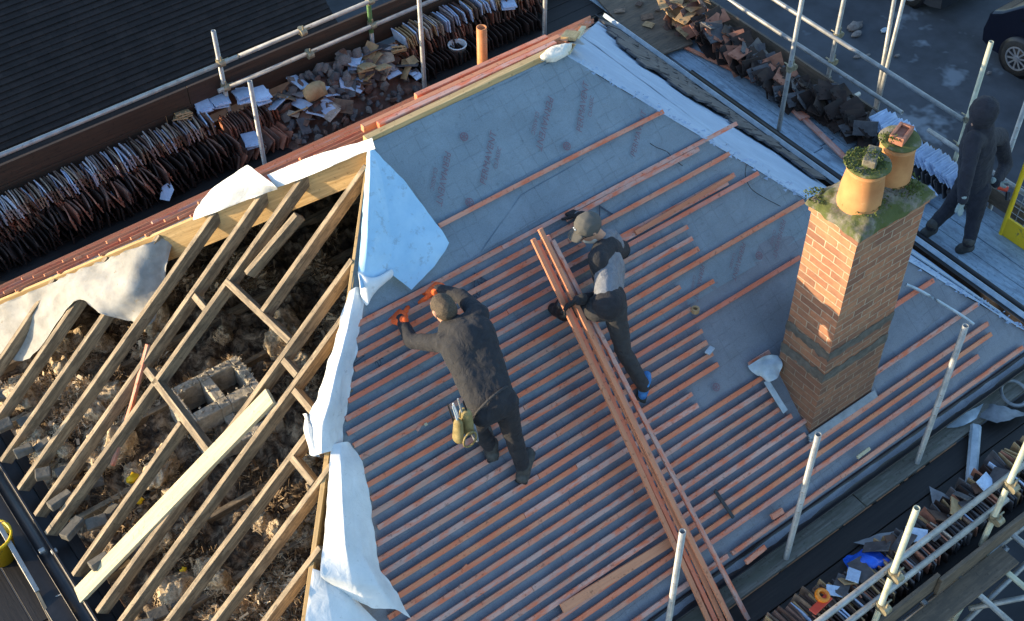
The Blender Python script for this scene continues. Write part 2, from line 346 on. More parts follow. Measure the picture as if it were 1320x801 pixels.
def beam(name, p0, p1, w, h, m, parent=None, up=V((0, 0, 1)), bev=.002, twist=0.0, bow=0.0):
    """timber whose top centre line runs p0-p1: w across, h deep below it"""
    Ln = (V(p1)-V(p0)).length; mb = MB(); seg = max(1, int(Ln/.5)) if bow else 1
    rows = []
    for i in range(seg+1):
        t = i/seg; k = bow*math.sin(math.pi*t); rows.append([V((Ln*t, -w/2+k, -h)), V((Ln*t, w/2+k, -h)), V((Ln*t, w/2+k, 0)), V((Ln*t, -w/2+k, 0))])
    for r in rows: mb.v += r
    for i in range(seg):
        for j in range(4): mb.f.append((i*4+j, i*4+(j+1) % 4, (i+1)*4+(j+1) % 4, (i+1)*4+j))
    mb.f += [(3, 2, 1, 0), tuple(seg*4+j for j in range(4))]
    return link(name, mb.mesh(name, bevel=bev), m, parent, frame(p0, p1, up))
def rod(name, p0, p1, r, m, parent=None, hollow=.006, n=14):
    Ln = (V(p1)-V(p0)).length; me = MB().tube((0, 0, 0), (Ln, 0, 0), r, n=n, hollow=hollow).mesh(name)
    for p in me.polygons: p.use_smooth = len(p.vertices) == 4
    return link(name, me, m, parent, frame(p0, p1))
def evalmesh(me, mods):
    o = bpy.data.objects.new('tmp', me); col.objects.link(o)
    for t, kw in mods:
        md = o.modifiers.new(t, t)
        for k, v in kw.items(): setattr(md, k, v)
    dg = bpy.context.evaluated_depsgraph_get(); r = bpy.data.meshes.new_from_object(o.evaluated_get(dg)); 
    bpy.data.objects.remove(o); return r
def crom(P, t):
    n = len(P); 
    if n == 1: return P[0]
    x = t*(n-1); i = min(int(x), n-2); f_ = x-i
    p0 = P[max(i-1, 0)]; p1 = P[i]; p2 = P[i+1]; p3 = P[min(i+2, n-1)]
    return .5*((2*p1)+(-p0+p2)*f_+(2*p0-5*p1+4*p2-p3)*f_*f_+(-p0+3*p1-3*p2+p3)*f_**3)
def linp(P, t):
    x = t*(len(P)-1); i = min(int(x), len(P)-2); return P[i].lerp(P[i+1], x-i)
def sheet(name, ctrl, m, parent=None, nu=70, nv=70, wr=.012, ws=6.0, seed=0, lin=False):
    """a sheet of cloth through a grid of measured control points, with wrinkles"""
    rows = []
    ip = (lambda P, t: linp(P, t).lerp(crom(P, t), .3)) if lin else crom
    for i in range(nv+1):
        t = i/nv; r = [ip([row[j] for row in ctrl], t) for j in range(len(ctrl[0]))]
        rows.append([ip(r, j/nu) for j in range(nu+1)])
    out = []
    for i, r in enumerate(rows):
        q = []
        for j, p in enumerate(r):
            a = rows[min(i+1, nv)][j]-rows[max(i-1, 0)][j]; b = r[min(j+1, nu)]-r[max(j-1, 0)]; n = a.cross(b)
            n = n.normalized() if n.length > 1e-9 else V((0, 0, 1))
            k = .6-1.5*abs(noise.noise(V((p.x*ws*.6+seed, p.y*ws*.6, p.z*ws*.6))))+.35*abs(noise.noise(V((p.x*ws*2.2, p.y*ws*2.2+seed, p.z*ws*2.2))))
            edge = min(i, nv-i, j, nu-j); k += 1.4*noise.noise(V((p.x*14, p.y*14, seed)))*max(0, 1-edge/4)
            q.append(p+n*k*wr)
        out.append(q)
    me = MB().grid(out).mesh(name, smooth=True)
    l = me.uv_layers.new(name='UVMap')
    for lp in l.data: pass
    return link(name, me, m, parent)
def uvplane(U, W):
    return lambda co, n: (co.dot(U), co.dot(W))
UM = V((1, 0, 0)); VM = V((0, -CA, -SA))
# ------------------------------------------------------------------ the house under repair
house = empty('house', (-D, -D, GROUND), 'brick house with its hipped roof stripped to rafters, grey-blue underlay and red battens', 'house')
EZ = -D*TA
# walls (set in from the eaves)
wb = MB(); x0, x1, y0, y1 = -D+.25, L+D-.25, -D+.25, D-.25; zt = EZ-.16
for a, b_ in (((x0, y0), (x1, y0)), ((x1, y0), (x1, y1)), ((x1, y1), (x0, y1)), ((x0, y1), (x0, y0))):
    wb.poly([(a[0], a[1], GROUND), (b_[0], b_[1], GROUND), (b_[0], b_[1], zt), (a[0], a[1], zt)])
link('wall', wb.mesh('wall'), 'wallbrick', house)
# underlay on the main slope: laid in overlapping courses
def strip(name, pts_uv, h, m, plane='M', nx=220, ny=40, wr=.009, seed=0, parent=house):
    """quad strip given by 4 (u,v) corners: tl,tr,br,bl"""
    tl, tr, br, bl = pts_uv; rows = []
    for i in range(ny+1):
        t = i/ny; a = (tl[0]+(bl[0]-tl[0])*t, tl[1]+(bl[1]-tl[1])*t); b = (tr[0]+(br[0]-tr[0])*t, tr[1]+(br[1]-tr[1])*t); r = []
        for j in range(nx+1):
            s_ = j/nx; u, v = a[0]+(b[0]-a[0])*s_, a[1]+(b[1]-a[1])*s_
            k = noise.noise(V((u*2.2+seed, v*5, seed)))+.4*noise.noise(V((u*7+seed, v*11, 3)))
            q_ = u*1.3+v*2.1+.6*noise.noise(V((u*1.1, v*1.1, seed+4))); k += -.9*abs(math.sin(math.pi*u/.40))**.5+.8*max(0, 1-abs((q_*1.7) % 1-.5)*14)*(noise.noise(V((u*.9, v*.9, seed+9))) > .05)
            hh = h+wr*k
            r.append(MP(u, v, hh) if plane == 'M' else V((L+v*CA+SA*hh, -u, -v*SA+CA*hh)) if plane == 'R' else V((u, v*CA+SA*hh, -v*SA+CA*hh)) if plane == 'B' else V((-v*CA-SA*hh, -u, -v*SA+CA*hh)))
        rows.append(r)
    if plane == 'R': uv = uvplane(V((0, 1, 0)), V((CA, 0, -SA)))
    else: uv = uvplane(UM, VM)
    me = MB().grid(rows).mesh(name, smooth=True, uv=uv)
    return link(name, me, m, parent)
SL = D/CA
def hipL(v): return -v*CA
def hipR(v): return L+v*CA
for k, (va, vb, mm) in enumerate(((3.32, SL+.17, 'feltlow'), (2.2, 3.46, 'feltlow'), (1.02, 2.34, 'felt'), (.0, 1.16, 'felt'))):
    strip('roof_underlay', [(hipL(va)+max(0, .12*(va-1)), va), (hipR(va), va), (hipR(vb), vb), (hipL(vb)+max(0, .12*(vb-1)), vb)], -.012+.004*k, mm, seed=k*3.1)
# lighter lap band showing above the second course, right of the ridge end
strip('underlay_lap', [(.95, .885), (1.95, .85), (2.0, 1.10), (.40, 1.14)], .006, 'felt', nx=24, ny=6, seed=9)
# battens, main slope:  (v, u_left, u_right)
def LE(v):   # left ends staggered just inside the membrane edge, as measured
    tab = [(1.17, -.775), (1.31, -.86), (1.42, -.92), (1.5, -.99), (1.6, -1.09), (1.73, -1.17), (1.84, -1.21), (1.93, -1.23), (2.04, -1.23), (2.22, -1.28), (2.44, -1.35), (2.63, -1.41), (2.82, -1.475), (2.93, -1.5), (3.1, -1.55), (3.3, -1.7), (4.3, -3.0)]
    for (a, ua), (b, ub) in zip(tab, tab[1:]):
        if a <= v <= b: return ua+(ub-ua)*(v-a)/(b-a)
    return -.7
rows = [(.805, .18, 2.50), (1.185, LE(1.18), 3.12), (1.225, 1.2, 2.65), (1.29, LE(1.29), 1.3), (1.385, LE(1.38), 2.91), (1.47, LE(1.47), 1.25), (1.565, LE(1.565), 2.86), (1.60, 1.55, 2.76), (1.655, LE(1.65), 3.09)]
ends = [2.2, 2.19, 2.2, 3.39, 1.87, 2.19, 1.87, 3.09, 1.87, 1.86, 1.86, 1.86, 1.51, 1.51, 2.19, 2.19, 2.19, 2.2, 2.28, 4.64, 2.32, 4.65, 4.63, 4.38]
for k, e in enumerate(ends):
    v = 1.76+.1024*k; rows.append((v+random.uniform(-.004, .004), LE(v)+random.uniform(-.03, .03), e))
rows += [(4.285, LE(4.28), 1.12), (4.29, 1.16, 4.90), (3.29, 3.16, 4.30), (3.035, 2.13, 2.37)]
def batten(name, a, b, parent, up, m='batten', w=.040, h=.024):
    o = beam(name, a, b, w*random.uniform(.90, 1.08), h, m, parent, up, bev=.0015, bow=random.uniform(-.006, .006)); return o
NM = V((0, -SA, CA)); NB = V((0, SA, CA))
for v, ua, ub in rows:
    # long runs are made of lengths butted end to end
    if ua > ub: continue
    cuts = [ua]; 
    if ub-ua > 2.6:
        cuts.append(ua+(ub-ua)*random.uniform(.3, .7))
    cuts.append(ub)
    for a, b_ in zip(cuts, cuts[1:]):
        dv = random.uniform(-.004, .004)
        batten('roof_batten', MP(a+.002, v+dv, .031), MP(b_-.002, v+dv*.3, .031), house, NM)
# back slope: underlay and battens
def BP(u, v, h=0): return V((u, v*CA+SA*h, -v*SA+CA*h))
strip('roof_underlay', [(0, .0), (L, .0), (L+SL*CA, SL), (-SL*CA, SL)], -.02, 'felt', plane='B', nx=30, ny=10)
for k in range(38):
    v = .18+.108*k
    if v > SL: break
    batten('roof_batten', BP(-v*CA+.02*random.random()-.03, v, .031+.05*(k%4)/2*(v<SL)), BP(L+v*CA-.05, v, .031+.05*(k%4)/2), house, NB, 'redbatten' if k % 3 else 'batten')
# ridge board, pale, and a batten beside it
beam('ridge_board', (-.02, .040, .035), (L-.06, .040, .05), .06, .20, 'hipwood', house)
beam('ridge_batten', (.15, .115, .045), (L+.02, .115, .04), .045, .06, 'batten', house)
beam('ridge_batten', (.05, .19, .02), (L+.12, .19, .015), .045, .06, 'redbatten', house); beam('ridge_batten', (.6, .26, .02), (L+.05, .27, .0), .045, .06, 'batten', house)
# hip boards
def hip(p0, p1, w=.035, h=.24, m='hipwood'):
    return beam('hip_board', p0, p1, w, h, m, house)
hip((-.0, .0, .0), (-D-.1, D+.1, EZ-.09), h=.29)
hip((0, 0, -.02), (-D-.1, -D-.1, EZ-.11), h=.25)
# jack rafters of the open hip end
ry = [(2.12, 0), (1.72, 0), (1.345, 0), (.965, 0), (.635, 0), (.39, 0), (-.095, 1), (-.545, 0), (-.80, 0), (-1.18, 0), (-1.53, 0), (-1.89, 0), (-2.27, 0), (-2.65, 0)]
NL = V((-SA, 0, CA))
def LP(v, y, h=0): return V((-v*CA-SA*h, y, -v*SA+CA*h))
for y, split in ry:
    vt = max(abs(y)/CA+(.03 if y > -1 else -.09), .06)
    if split:
        beam('rafter', LP(vt, y), LP(1.185/CA, y-.01), .044, .115, 'rafter', house, NL)
        beam('rafter', LP(2.04/CA, y), LP(SL+.01, y-.02), .044, .115, 'rafter', house, NL)
    else:
        dy = random.uniform(-.012, .012)
        beam('rafter', LP(vt, y+dy), LP(SL+.02-random.random()*.02, y-dy), .044, .115, 'rafter', house, NL)
# doubled piece beside one rafter, and the trimmers of the opening
beam('rafter', LP(.62/CA, .20, .0), LP(1.10/CA, .27, 0), .05, .10, 'rafter', house, NL)
beam('trimmer', onL(290, 362, .005), onL(372, 440, .005), .05, .09, 'rafter', house, NL)
beam('trimmer', LP(2.01/CA, .56), LP(2.01/CA, -.53), .055, .10, 'rafter', house, NL)
beam('trimmer', LP(1.28/CA, -.57), LP(1.28/CA, -.77), .05, .09, 'rafter', house, NL)
beam('trimmer', LP(1.45/CA, .60), LP(1.45/CA, .41), .05, .05, 'rafter', house, NL)
beam('trimmer', LP(1.35/CA, -.83), LP(1.35/CA, -1.16), .05, .09, 'rafter', house, NL)
beam('trimmer', LP(1.62/CA, -1.2), LP(1.62/CA, -1.5), .05, .09, 'rafter', house, NL)
# wall plate, black gutters, fascia
beam('wall_plate', (-D+.16, -D, EZ-.14), (-D+.16, D, EZ-.14), .10, .08, 'darkboard', house)
def gutter(p0, p1, out):
    p0, p1, out = V(p0), V(p1), V(out); mb = MB(); r = .06; a = []
    for p in (p0, p1):
        ring = []
        for i in range(9):
            t = math.pi*i/8; ring.append(p+out*(.065-r*math.cos(t))+V((0, 0, -r*math.sin(t)*.9)))
        a.append(ring)
    mb.grid(a)
    a2 = [[q+V((0, 0, .0))+out*0 for q in r_] for r_ in a]
    me = mb.mesh('gutter', smooth=True)
    o = link('gutter', me, 'black', house); md = o.modifiers.new('t', 'SOLIDIFY'); md.thickness = .006
    beam('fascia', p0+V((0, 0, .02)), p1+V((0, 0, .02)), .02, .16, 'black', house)
    return o
for a_, b_, w_ in (((-D-.10, -D-.1, EZ-.19), (-D-.10, D+.1, EZ-.19), .42), ((-D, -D+.02, EZ-.192), (L+D, -D+.02, EZ-.192), .26), ((-D, D+.09, EZ-.192), (L+D, D+.09, EZ-.192), .40), ((L+D+.1, -D-.1, EZ-.19), (L+D+.1, D+.1, EZ-.19), .42)):
    beam('soffit', a_, b_, w_, .015, 'black', house)
gutter((-D-.03, -D-.2, EZ-.05), (-D-.03, D+.2, EZ-.05), (-1, 0, 0))
gutter((-D-.1, -D-.04, EZ-.06), (L+D+.1, -D-.04, EZ-.06), (0, -1, 0))
gutter((-D-.1, D+.04, EZ-.06), (L+D+.1, D+.04, EZ-.06), (0, 1, 0))
gutter((L+D+.12, -D-.1, EZ-.08), (L+D+.12, D+.2, EZ-.08), (1, 0, 0))
# right hip end: white-blue underlay with a course or two of old tiles left at its eaves
strip('roof_underlay', [(-.0, .0), (.0, .0), (SL*CA, SL), (-SL*CA, SL)], .0, 'feltwhite', plane='R', nx=40, ny=30, wr=.004)
for va_, vb_, hh_ in ((1.9, 3.0, .005),):
    strip('underlay_lap', [(-va_*CA*.99, va_), (va_*CA*.97, va_), (vb_*CA*.97, vb_), (-vb_*CA*.99, vb_)], hh_, 'feltwhite', plane='R', nx=60, ny=6, wr=.006, seed=va_)
def RP(y, v, h=0): return V((L+v*CA+SA*h, y, -v*SA+CA*h))
edge = [onR(*p) for p in ((762, 18), (774, 32), (797, 62), (825, 85), (852, 100), (875, 120), (915, 142), (940, 160), (952, 162), (995, 195), (1040, 228))]
ey = [(p.y, (p.x-L)/CA) for p in edge]; ey.sort()
def vtop(y):
    if y < ey[0][0]: return 99
    for (a, va), (b, vb) in zip(ey, ey[1:]):
        if a <= y <= b: return va+(vb-va)*(y-a)/(b-a)
    return ey[-1][1]
tb = MB(); tl_h = V((SA, 0, CA))
v = SL-.02; r = 0
while v > .3:
    y = -1.2+(r % 2)*.083
    while y < D:
        vt = v-.26
        if abs(y) < v*CA+.05 and v-.23 > vtop(y)+noise.noise(V((y*4, r, 0)))*.07 and v-.05 > abs(y)/CA:
            k = random.uniform(-.004, .004)
            a = RP(y, v, .040+k); 
            rot = Matrix.Rotation(math.atan2(SA, CA)-.10+random.uniform(-.05, .05), 3, 'Y') @ Matrix.Rotation(random.uniform(-.03, .03), 3, 'Z')
            tb.box(RP(y, v-.13, .044+k+.02*noise.noise(V((y*5, r*2.3, 4)))), .26, .150, .022, rot)
        y += .166
    v -= .1; r += 1
link('old_roof_tiling', tb.mesh('old_roof_tiling'), 'slate', house)
beam('eaves_strip', RP(-D, SL+.04, .12), RP(D, SL+.04, .12), .045, .05, 'leadblue', house, V((SA, 0, CA)))
beam('underlay_support_strip', onR(1171, 322, .02), onR(1290, 402, .02), .09, .015, 'leadblue', house, V((SA, 0, CA)))
# frayed torn strip of underlay edge along the right hip
fr = MB(); random.seed(11)
for i in range(240):
    v = .15+4.1*i/240; p = V((L+v*CA, -v*CA, -v*SA)); q = p+V((random.uniform(-.03, .03), random.uniform(-.03, .03), .018+random.random()*.012))
    a = random.uniform(0, 6.28); s_ = random.uniform(.02, .055)
    fr.poly([q, q+V((math.cos(a)*s_, math.sin(a)*s_, .004)), q+V((math.cos(a+.7)*s_*.9, math.sin(a+.7)*s_*.9-.01, random.uniform(-.004, .02)))])
tag(link('frayed_underlay_edge', fr.mesh('frayed_underlay_edge'), 'feltwhite', house), kind='stuff')
# top right corner: mortar lump, lead saddle and hip timber
def lump(name, c, r, m, parent, sq=(1, 1, .5), seed=0, sub=3, amp=.35, fr_=3):
    bm = bmesh.new(); bmesh.ops.create_icosphere(bm, subdivisions=sub, radius=1)
    for v_ in bm.verts:
        k = 1+amp*noise.noise(v_.co*fr_*.6+V((seed, seed*1.7, 0)))+amp*.4*noise.noise(v_.co*fr_*2+V((seed, 0, seed)))
        v_.co = V((v_.co.x*sq[0]*k*r, v_.co.y*sq[1]*k*r, v_.co.z*sq[2]*k*r))
    me = bpy.data.meshes.new(name); bm.to_mesh(me); bm.free()
    for p in me.polygons: p.use_smooth = True
    return link(name, me, m, parent, Matrix.Translation(V(c)))
lump('mortar_lump', (L-.07, .0, .03), .125, 'foam', house, (1.25, .55, .35), 3)
beam('hip_timber', (L+.1, .14, .0), (L+.75, .78, -.52), .09, .03, 'redbatten', house)
beam('hip_timber', (L+.22, .20, -.05), (L+.60, .58, -.36), .13, .03, 'hipwood', house)
sheet('lead_saddle', [[V((L+.08, .12, .03)), V((L+.30, .10, -.1)), V((L+.5, .3, -.30))], [V((L+.1, .35, -.2)), V((L+.4, .4, -.22)), V((L+.62, .5, -.42))]], 'lead', house, 12, 8, .01)
beam('hip_batten', (L+.02, -.04, .03), (L+1.9, 1.95, -1.62), .05, .025, 'newwood', house)
# print on the underlay, as on the rolls
def text(txt, u, v, ang, size, m, name='printed_word', h=.010, flip=False):
    cu = bpy.data.curves.new('t', 'FONT'); cu.body = txt; cu.size = size; cu.align_x = 'LEFT'; cu.shear = .25; cu.space_character = 1.05
    o = bpy.data.objects.new('t', cu); col.objects.link(o); dg = bpy.context.evaluated_depsgraph_get(); dg.update()
    me = bpy.data.meshes.new_from_object(o.evaluated_get(dg)); bpy.data.objects.remove(o)
    U = V((math.cos(ang), 0, 0)) + VM*(-math.sin(ang)); U = V((1, 0, 0))*math.cos(ang)-VM*math.sin(ang); W = V((1, 0, 0))*-math.sin(ang)-VM*math.cos(ang)
    P = MP(u, v, h)
    for vt in me.vertices: vt.co = P+U*vt.co.x+W*vt.co.y
    return link(name, me, m, house)
def ang(a, b): return math.atan2(-(b[1]-a[1]), b[0]-a[0])
def print_at(a, b, small=True):
    an = ang(a, b); Ln = math.hypot(b[0]-a[0], b[1]-a[1]); sz = Ln/9*1.34
    text('PERMAVENT', a[0], a[1], an, sz, 'print')
    if small:
        px_, py_ = math.sin(an), math.cos(an); text('CLASSIC', a[0]+math.cos(an)*Ln*.3+px_*sz*.85, a[1]-math.sin(an)*Ln*.3+py_*sz*.85, an, sz*.62, 'print')
def roundel(u, v):
    mb = MB(); 
    for r0, r1 in ((.028, .036), (.0, .010)):
        for i in range(20):
            a0, a1 = 2*math.pi*i/20, 2*math.pi*(i+1)/20
            mb.poly([MP(u+r0*math.cos(a0), v+r0*math.sin(a0), .01), MP(u+r1*math.cos(a0), v+r1*math.sin(a0), .01), MP(u+r1*math.cos(a1), v+r1*math.sin(a1), .01), MP(u+r0*math.cos(a1), v+r0*math.sin(a1), .01)])
    for i in range(6):
        a0 = math.pi*i/3; mb.poly([MP(u+.010*math.cos(a0-.3), v+.010*math.sin(a0-.3), .01), MP(u+.028*math.cos(a0-.15), v+.028*math.sin(a0-.15), .01), MP(u+.028*math.cos(a0+.15), v+.028*math.sin(a0+.15), .01), MP(u+.010*math.cos(a0+.3), v+.010*math.sin(a0+.3), .01)])
    link('printed_roundel', mb.mesh('printed_roundel'), 'print', house)
print_at((.53, .30), (.20, .70)); print_at((.70, .69), (1.05, .30)); print_at((1.58, .26), (1.20, .66)); print_at((1.70, .66), (2.02, .26))
print_at((2.16, 2.09), (1.90, 2.36)); print_at((2.63, 2.10), (2.32, 2.37)); print_at((3.11, 2.10), (2.80, 2.38)); print_at((2.05, 1.04), (2.4, .70), False)
for u, v in ((.73, .27), (1.52, .70), (.51, .75), (2.72, 2.28), (1.75, 3.05)): roundel(u, v)
def triangle_mark(u, v, a, s_):
    pts = []
    for k in range(3):
        t = a+2*math.pi*k/3; pts.append((u+s_*math.cos(t)*1.1, v+s_*math.sin(t)))
    mb = MB()
    for k in range(3):
        p, q = pts[k], pts[(k+1) % 3]; c = (u, v); w = .16+.10*k
        mb.poly([MP(*p, .011), MP(*q, .011), MP(q[0]+(c[0]-q[0])*w, q[1]+(c[1]-q[1])*w, .011), MP(p[0]+(c[0]-p[0])*w, p[1]+(c[1]-p[1])*w, .011)])
    link('printed_triangle', mb.mesh('printed_triangle'), 'printblue', house)
u1, v1 = uvM(onM(455, 461)); triangle_mark(u1, v1, .4, .085)
u1, v1 = uvM(onM(439, 486)); text('BBA', u1, v1+.02, .6, .10, 'printblue', 'printed_letters')
u1, v1 = uvM(onM(618, 366)); triangle_mark(u1, v1, .5, .10)
u1, v1 = uvM(onM(611, 389)); text('BBA', u1, v1+.02, .6, .10, 'printblue', 'printed_letters')
u1, v1 = uvM(onM(778, 277)); triangle_mark(u1, v1, .5, .09)
u1, v1 = uvM(onM(488, 475)); text('2A', u1, v1, .6, .07, 'printblue', 'printed_letters')

# ------------------------------------------------------------------ chimney
CX0, CX1, CY0, CY1, CZT = 2.385, 3.145, -2.87, -2.405, -.20
def chuv(co, n):
    return (co.x if abs(n.y) > .5 else co.y+.11, co.z) if abs(n.z) < .5 else (co.x, co.y)
ch = MB()
def shaft(z0, z1, e):
    b = len(ch.v)
    for z in (z0, z1):
        for x, y in ((CX0-e, CY0-e), (CX1+e, CY0-e), (CX1+e, CY1+e), (CX0-e, CY1+e)): ch.v.append(V((x, y, z)))
    for i in range(4): ch.f.append((b+i, b+(i+1) % 4, b+4+(i+1) % 4, b+4+i))
    ch.f.append((b+4, b+5, b+6, b+7)); ch.f.append((b+3, b+2, b+1, b))
shaft(-3.2, -1.80, .005); shaft(-1.80, -1.55, .0025); shaft(-1.55, CZT-.075, 0); shaft(CZT-.075, CZT, .018)
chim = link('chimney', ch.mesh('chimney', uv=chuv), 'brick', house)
bmj = MB()
def ringband(z0, z1, e, m, name):
    """rough mortar band around the stack"""
    mb = MB(); n = 26
    P = []
    for (xa, ya), (xb, yb) in (((CX0-e, CY0-e), (CX1+e, CY0-e)), ((CX1+e, CY0-e), (CX1+e, CY1+e)), ((CX1+e, CY1+e), (CX0-e, CY1+e)), ((CX0-e, CY1+e), (CX0-e, CY0-e))):
        for i in range(n): t = i/n; P.append((xa+(xb-xa)*t, ya+(yb-ya)*t))
    cx, cy = (CX0+CX1)/2, (CY0+CY1)/2; rows_ = []
    for k in range(5):
        t = k/4; r = []
        for i, (x, y) in enumerate(P+P[:1]):
            ii = i % len(P); nn = noise.noise(V((ii*.35, k*.8, z0*9))); o_ = (.001 if k in (0, 4) else .0035+.004*nn)
            dx = (1 if x > cx else -1)*(o_ if abs(abs(x-cx)-(CX1-CX0)/2-e) < 1e-3 else 0); dy = (1 if y > cy else -1)*(o_ if abs(abs(y-cy)-(CY1-CY0)/2-e) < 1e-3 else 0)
            r.append(V((x+dx, y+dy, z0+(z1-z0)*t+.03*noise.noise(V((ii*.45, k, 5+z1*7))))))
        rows_.append(r)
    mb.grid(rows_); link(name, mb.mesh(name, smooth=True), m, chim)
ringband(-1.60, -1.50, .0035, 'oldmortar', 'mortar_band'); ringband(-1.87, -1.76, .006, 'oldmortar', 'mortar_band')
# flaunching: sloped mortar cap overhanging a little
cx, cy = (CX0+CX1)/2, (CY0+CY1)/2; rows_ = []
n = 40
for i in range(n+1):
    r = []
    for j in range(n+1):
        s_, t = i/n*2-1, j/n*2-1; ex = .045+.02*noise.noise(V((s_*3, t*3, 1)))
        m_ = max(abs(s_), abs(t)); hgt = .10*(1-m_**2)+.018*noise.noise(V((s_*4, t*4, 7)))+.01*noise.noise(V((s_*12, t*12, 7)))
        hgt = hgt if m_ < .999 else -.03
        r.append(V((cx+s_*((CX1-CX0)/2+ex), cy+t*((CY1-CY0)/2+ex), CZT+.02+hgt)))
    rows_.append(r)
link('flaunching', MB().grid(rows_).mesh('flaunching', smooth=True), 'flaunch', chim)
def pot(c, r, h):
    prof = [(r*1.16, 0), (r*1.10, h*.5), (r*.98, h*.86), (r*1.02, h*.88), (r*1.02, h*.93), (r*.94, h*.94), (r*.92, h), (r*.78, h), (r*.78, h*.7), (0, h*.7)]
    return link('chimney_pot', MB().lathe(c, prof, 32).mesh('chimney_pot', smooth=True, uv='fix'), 'terracotta', chim)
P1 = (2.60, cy-.01, CZT+.06); P2 = (2.97, cy+.02, CZT+.06)
pot(P1, .143, .36); pot(P2, .132, .38)
def cap(c, r, z):
    mb = MB(); pts = [(0, .012)]
    prof = [(0, .018), (r*.6, .02), (r*1.0, .016), (r*1.05, .006), (r*1.0, -.006), (r*.9, -.008)]
    mb.lathe((c[0], c[1], z), prof, 30)
    for i, v_ in enumerate(mb.v): 
        k = 1+.06*noise.noise(V((v_.x*9, v_.y*9, 2))); mb.v[i] = V((c[0]+(v_.x-c[0])*k, c[1]+(v_.y-c[1])*k, v_.z))
    link('slate_pot_cover', mb.mesh('slate_pot_cover', smooth=True, uv='fix'), 'flaunch', chim)
cap(P1, .165, P1[2]+.375); cap(P2, .15, P2[2]+.395)
ztop1, ztop2 = P1[2]+.40, P2[2]+.42
me = MB().box((0, 0, .033), .20, .10, .065).mesh('brick', bevel=.008); link('weighting_brick', me, 'flaunch', chim, Matrix.Translation(V((P1[0]+.03, P1[1]-.0, ztop1-.01))) @ Matrix.Rotation(.5, 4, 'Z'))
# frogged brick on the far pot
fb = MB(); fb.box((0, 0, .02), .225, .11, .04)
for sx, sy, wx, wy in ((0, -.044, .225, .022), (0, .044, .225, .022), (-.098, 0, .03, .066), (.098, 0, .03, .066)): fb.box((sx, sy, .0535), wx, wy, .025)
link('weighting_brick', fb.mesh('brick2', bevel=.003), 'redbrick', chim, Matrix.Translation(V((P2[0]+.0, P2[1], ztop2-.01))) @ Matrix.Rotation(.35, 4, 'Z') @ Matrix.Rotation(.12, 4, 'Y'))
def moss(cs, name='moss_clump'):
    mb = MB(); 
    for (x, y, z, r, n_) in cs:
        for _ in range(n_):
            a = random.uniform(0, 6.28); q = r*math.sqrt(random.random()); s_ = random.uniform(.006, .016); p = V((x+q*math.cos(a), y+q*math.sin(a), z+random.uniform(0, .025)*(1-q/r)))
            d = V((random.uniform(-1, 1), random.uniform(-1, 1), random.uniform(.2, 1.2))).normalized()*s_; e = d.orthogonal().normalized()*s_*.6
            mb.poly([p-e, p+e, p+d+e*.4, p+d*1.2-e*.3])
    link(name, mb.mesh(name), 'moss', chim)
moss([(P1[0]-.01, P1[1]+.02, ztop1-.012, .16, 700), (P1[0]+.03, P1[1], ztop1+.045, .08, 260), (P2[0]-.08, P2[1]+.03, ztop2+.0, .09, 180), (P2[0]-.1, P2[1]-.02, ztop2+.05, .04, 60),
      (P1[0]+.02, P1[1]-.05, CZT+.10, .19, 300), (P2[0], P2[1]-.08, CZT+.10, .17, 420), (P2[0]+.05, P2[1]+.05, CZT+.08, .15, 260), (CX0+.03, CY1, CZT+.05, .10, 260), (CX1-.15, cy-.1, CZT+.08, .16, 260)])
# upstand of lead and felt round the foot of the stack
u0, v0 = uvM(onM(1041, 553))
def foot(pts, h=.02, m='lead', name='chimney_flashing', w=.05):
    for a, b_ in zip(pts, pts[1:]): beam(name, a, b_, w, .02, m, chim, NM)
foot([MP(CX0-.04, 2.40/CA+.70, .03), MP(CX0-.04, -CY0/CA+.05, .03)]); foot([MP(CX0-.05, -CY0/CA+.045, .03), MP(CX1+.02, -CY0/CA+.045, .03)], w=.07)
# pale lead offcut lying against the stack, and its folded tail
sheet('lead_offcut', [[onM(964, 472, .05), onM(985, 460, .07), onM(1003, 458, .10)], [onM(970, 480, .05), onM(988, 476, .09), onM(1008, 470, .12)], [onM(985, 488, .05), onM(993, 492, .08), onM(1004, 484, .10)]], 'leadblue', house, 14, 14, .02, 14)
beam('lead_offcut', onM(988, 491, .06), onM(1013, 531, .06), .055, .01, 'leadblue', house, NM)

# orange soil vent pipe rising through the back slope
pp = onY(622, 88, 2.9); link('vent_pipe', MB().tube((pp.x, pp.y, -2.95), (pp.x, pp.y, onY(624, 34, 2.9).z), .058, n=24, hollow=.012).mesh('vent_pipe', smooth=True, uv='fix'), 'claypipe', house)
# ------------------------------------------------------------------ loose membrane sheets
def Cc(rows):
    out = []
    for r in rows:
        q = []
        for t in r:
            px, py, h = t[:3]; pl = t[3] if len(t) > 3 else 'M'
            q.append({'M': onM, 'L': onL}[pl](px, py, h))
        out.append(q)
    return out
s = sheet('membrane_flap', Cc([
    [(473, 190, .02, 'L'), (477, 190, .05), (479, 192, .05), (482, 193, .05), (484, 196, .045)],
    [(471, 232, .03, 'L'), (477, 229, .10), (492, 227, .06), (506, 227, .05), (519, 231, .05)],
    [(468, 278, .03, 'L'), (475, 275, .12), (500, 272, .07), (525, 270, .06), (549, 271, .05)],
    [(464, 322, .03, 'L'), (473, 325, .13), (505, 322, .08), (540, 318, .08), (579, 313, .07)],
    [(462, 350, .04, 'L'), (470, 354, .12), (500, 348, .08), (530, 349, .07), (560, 343, .06)],
    [(465, 372, .06, 'L'), (474, 370, .11), (500, 352, .08), (518, 364, .07), (530, 374, .06)]]), 'flap', wr=.008, ws=9, lin=True)
tag(s, 'triangular membrane flap with sky-blue shade in its colour, folded down from the ridge end', 'membrane')
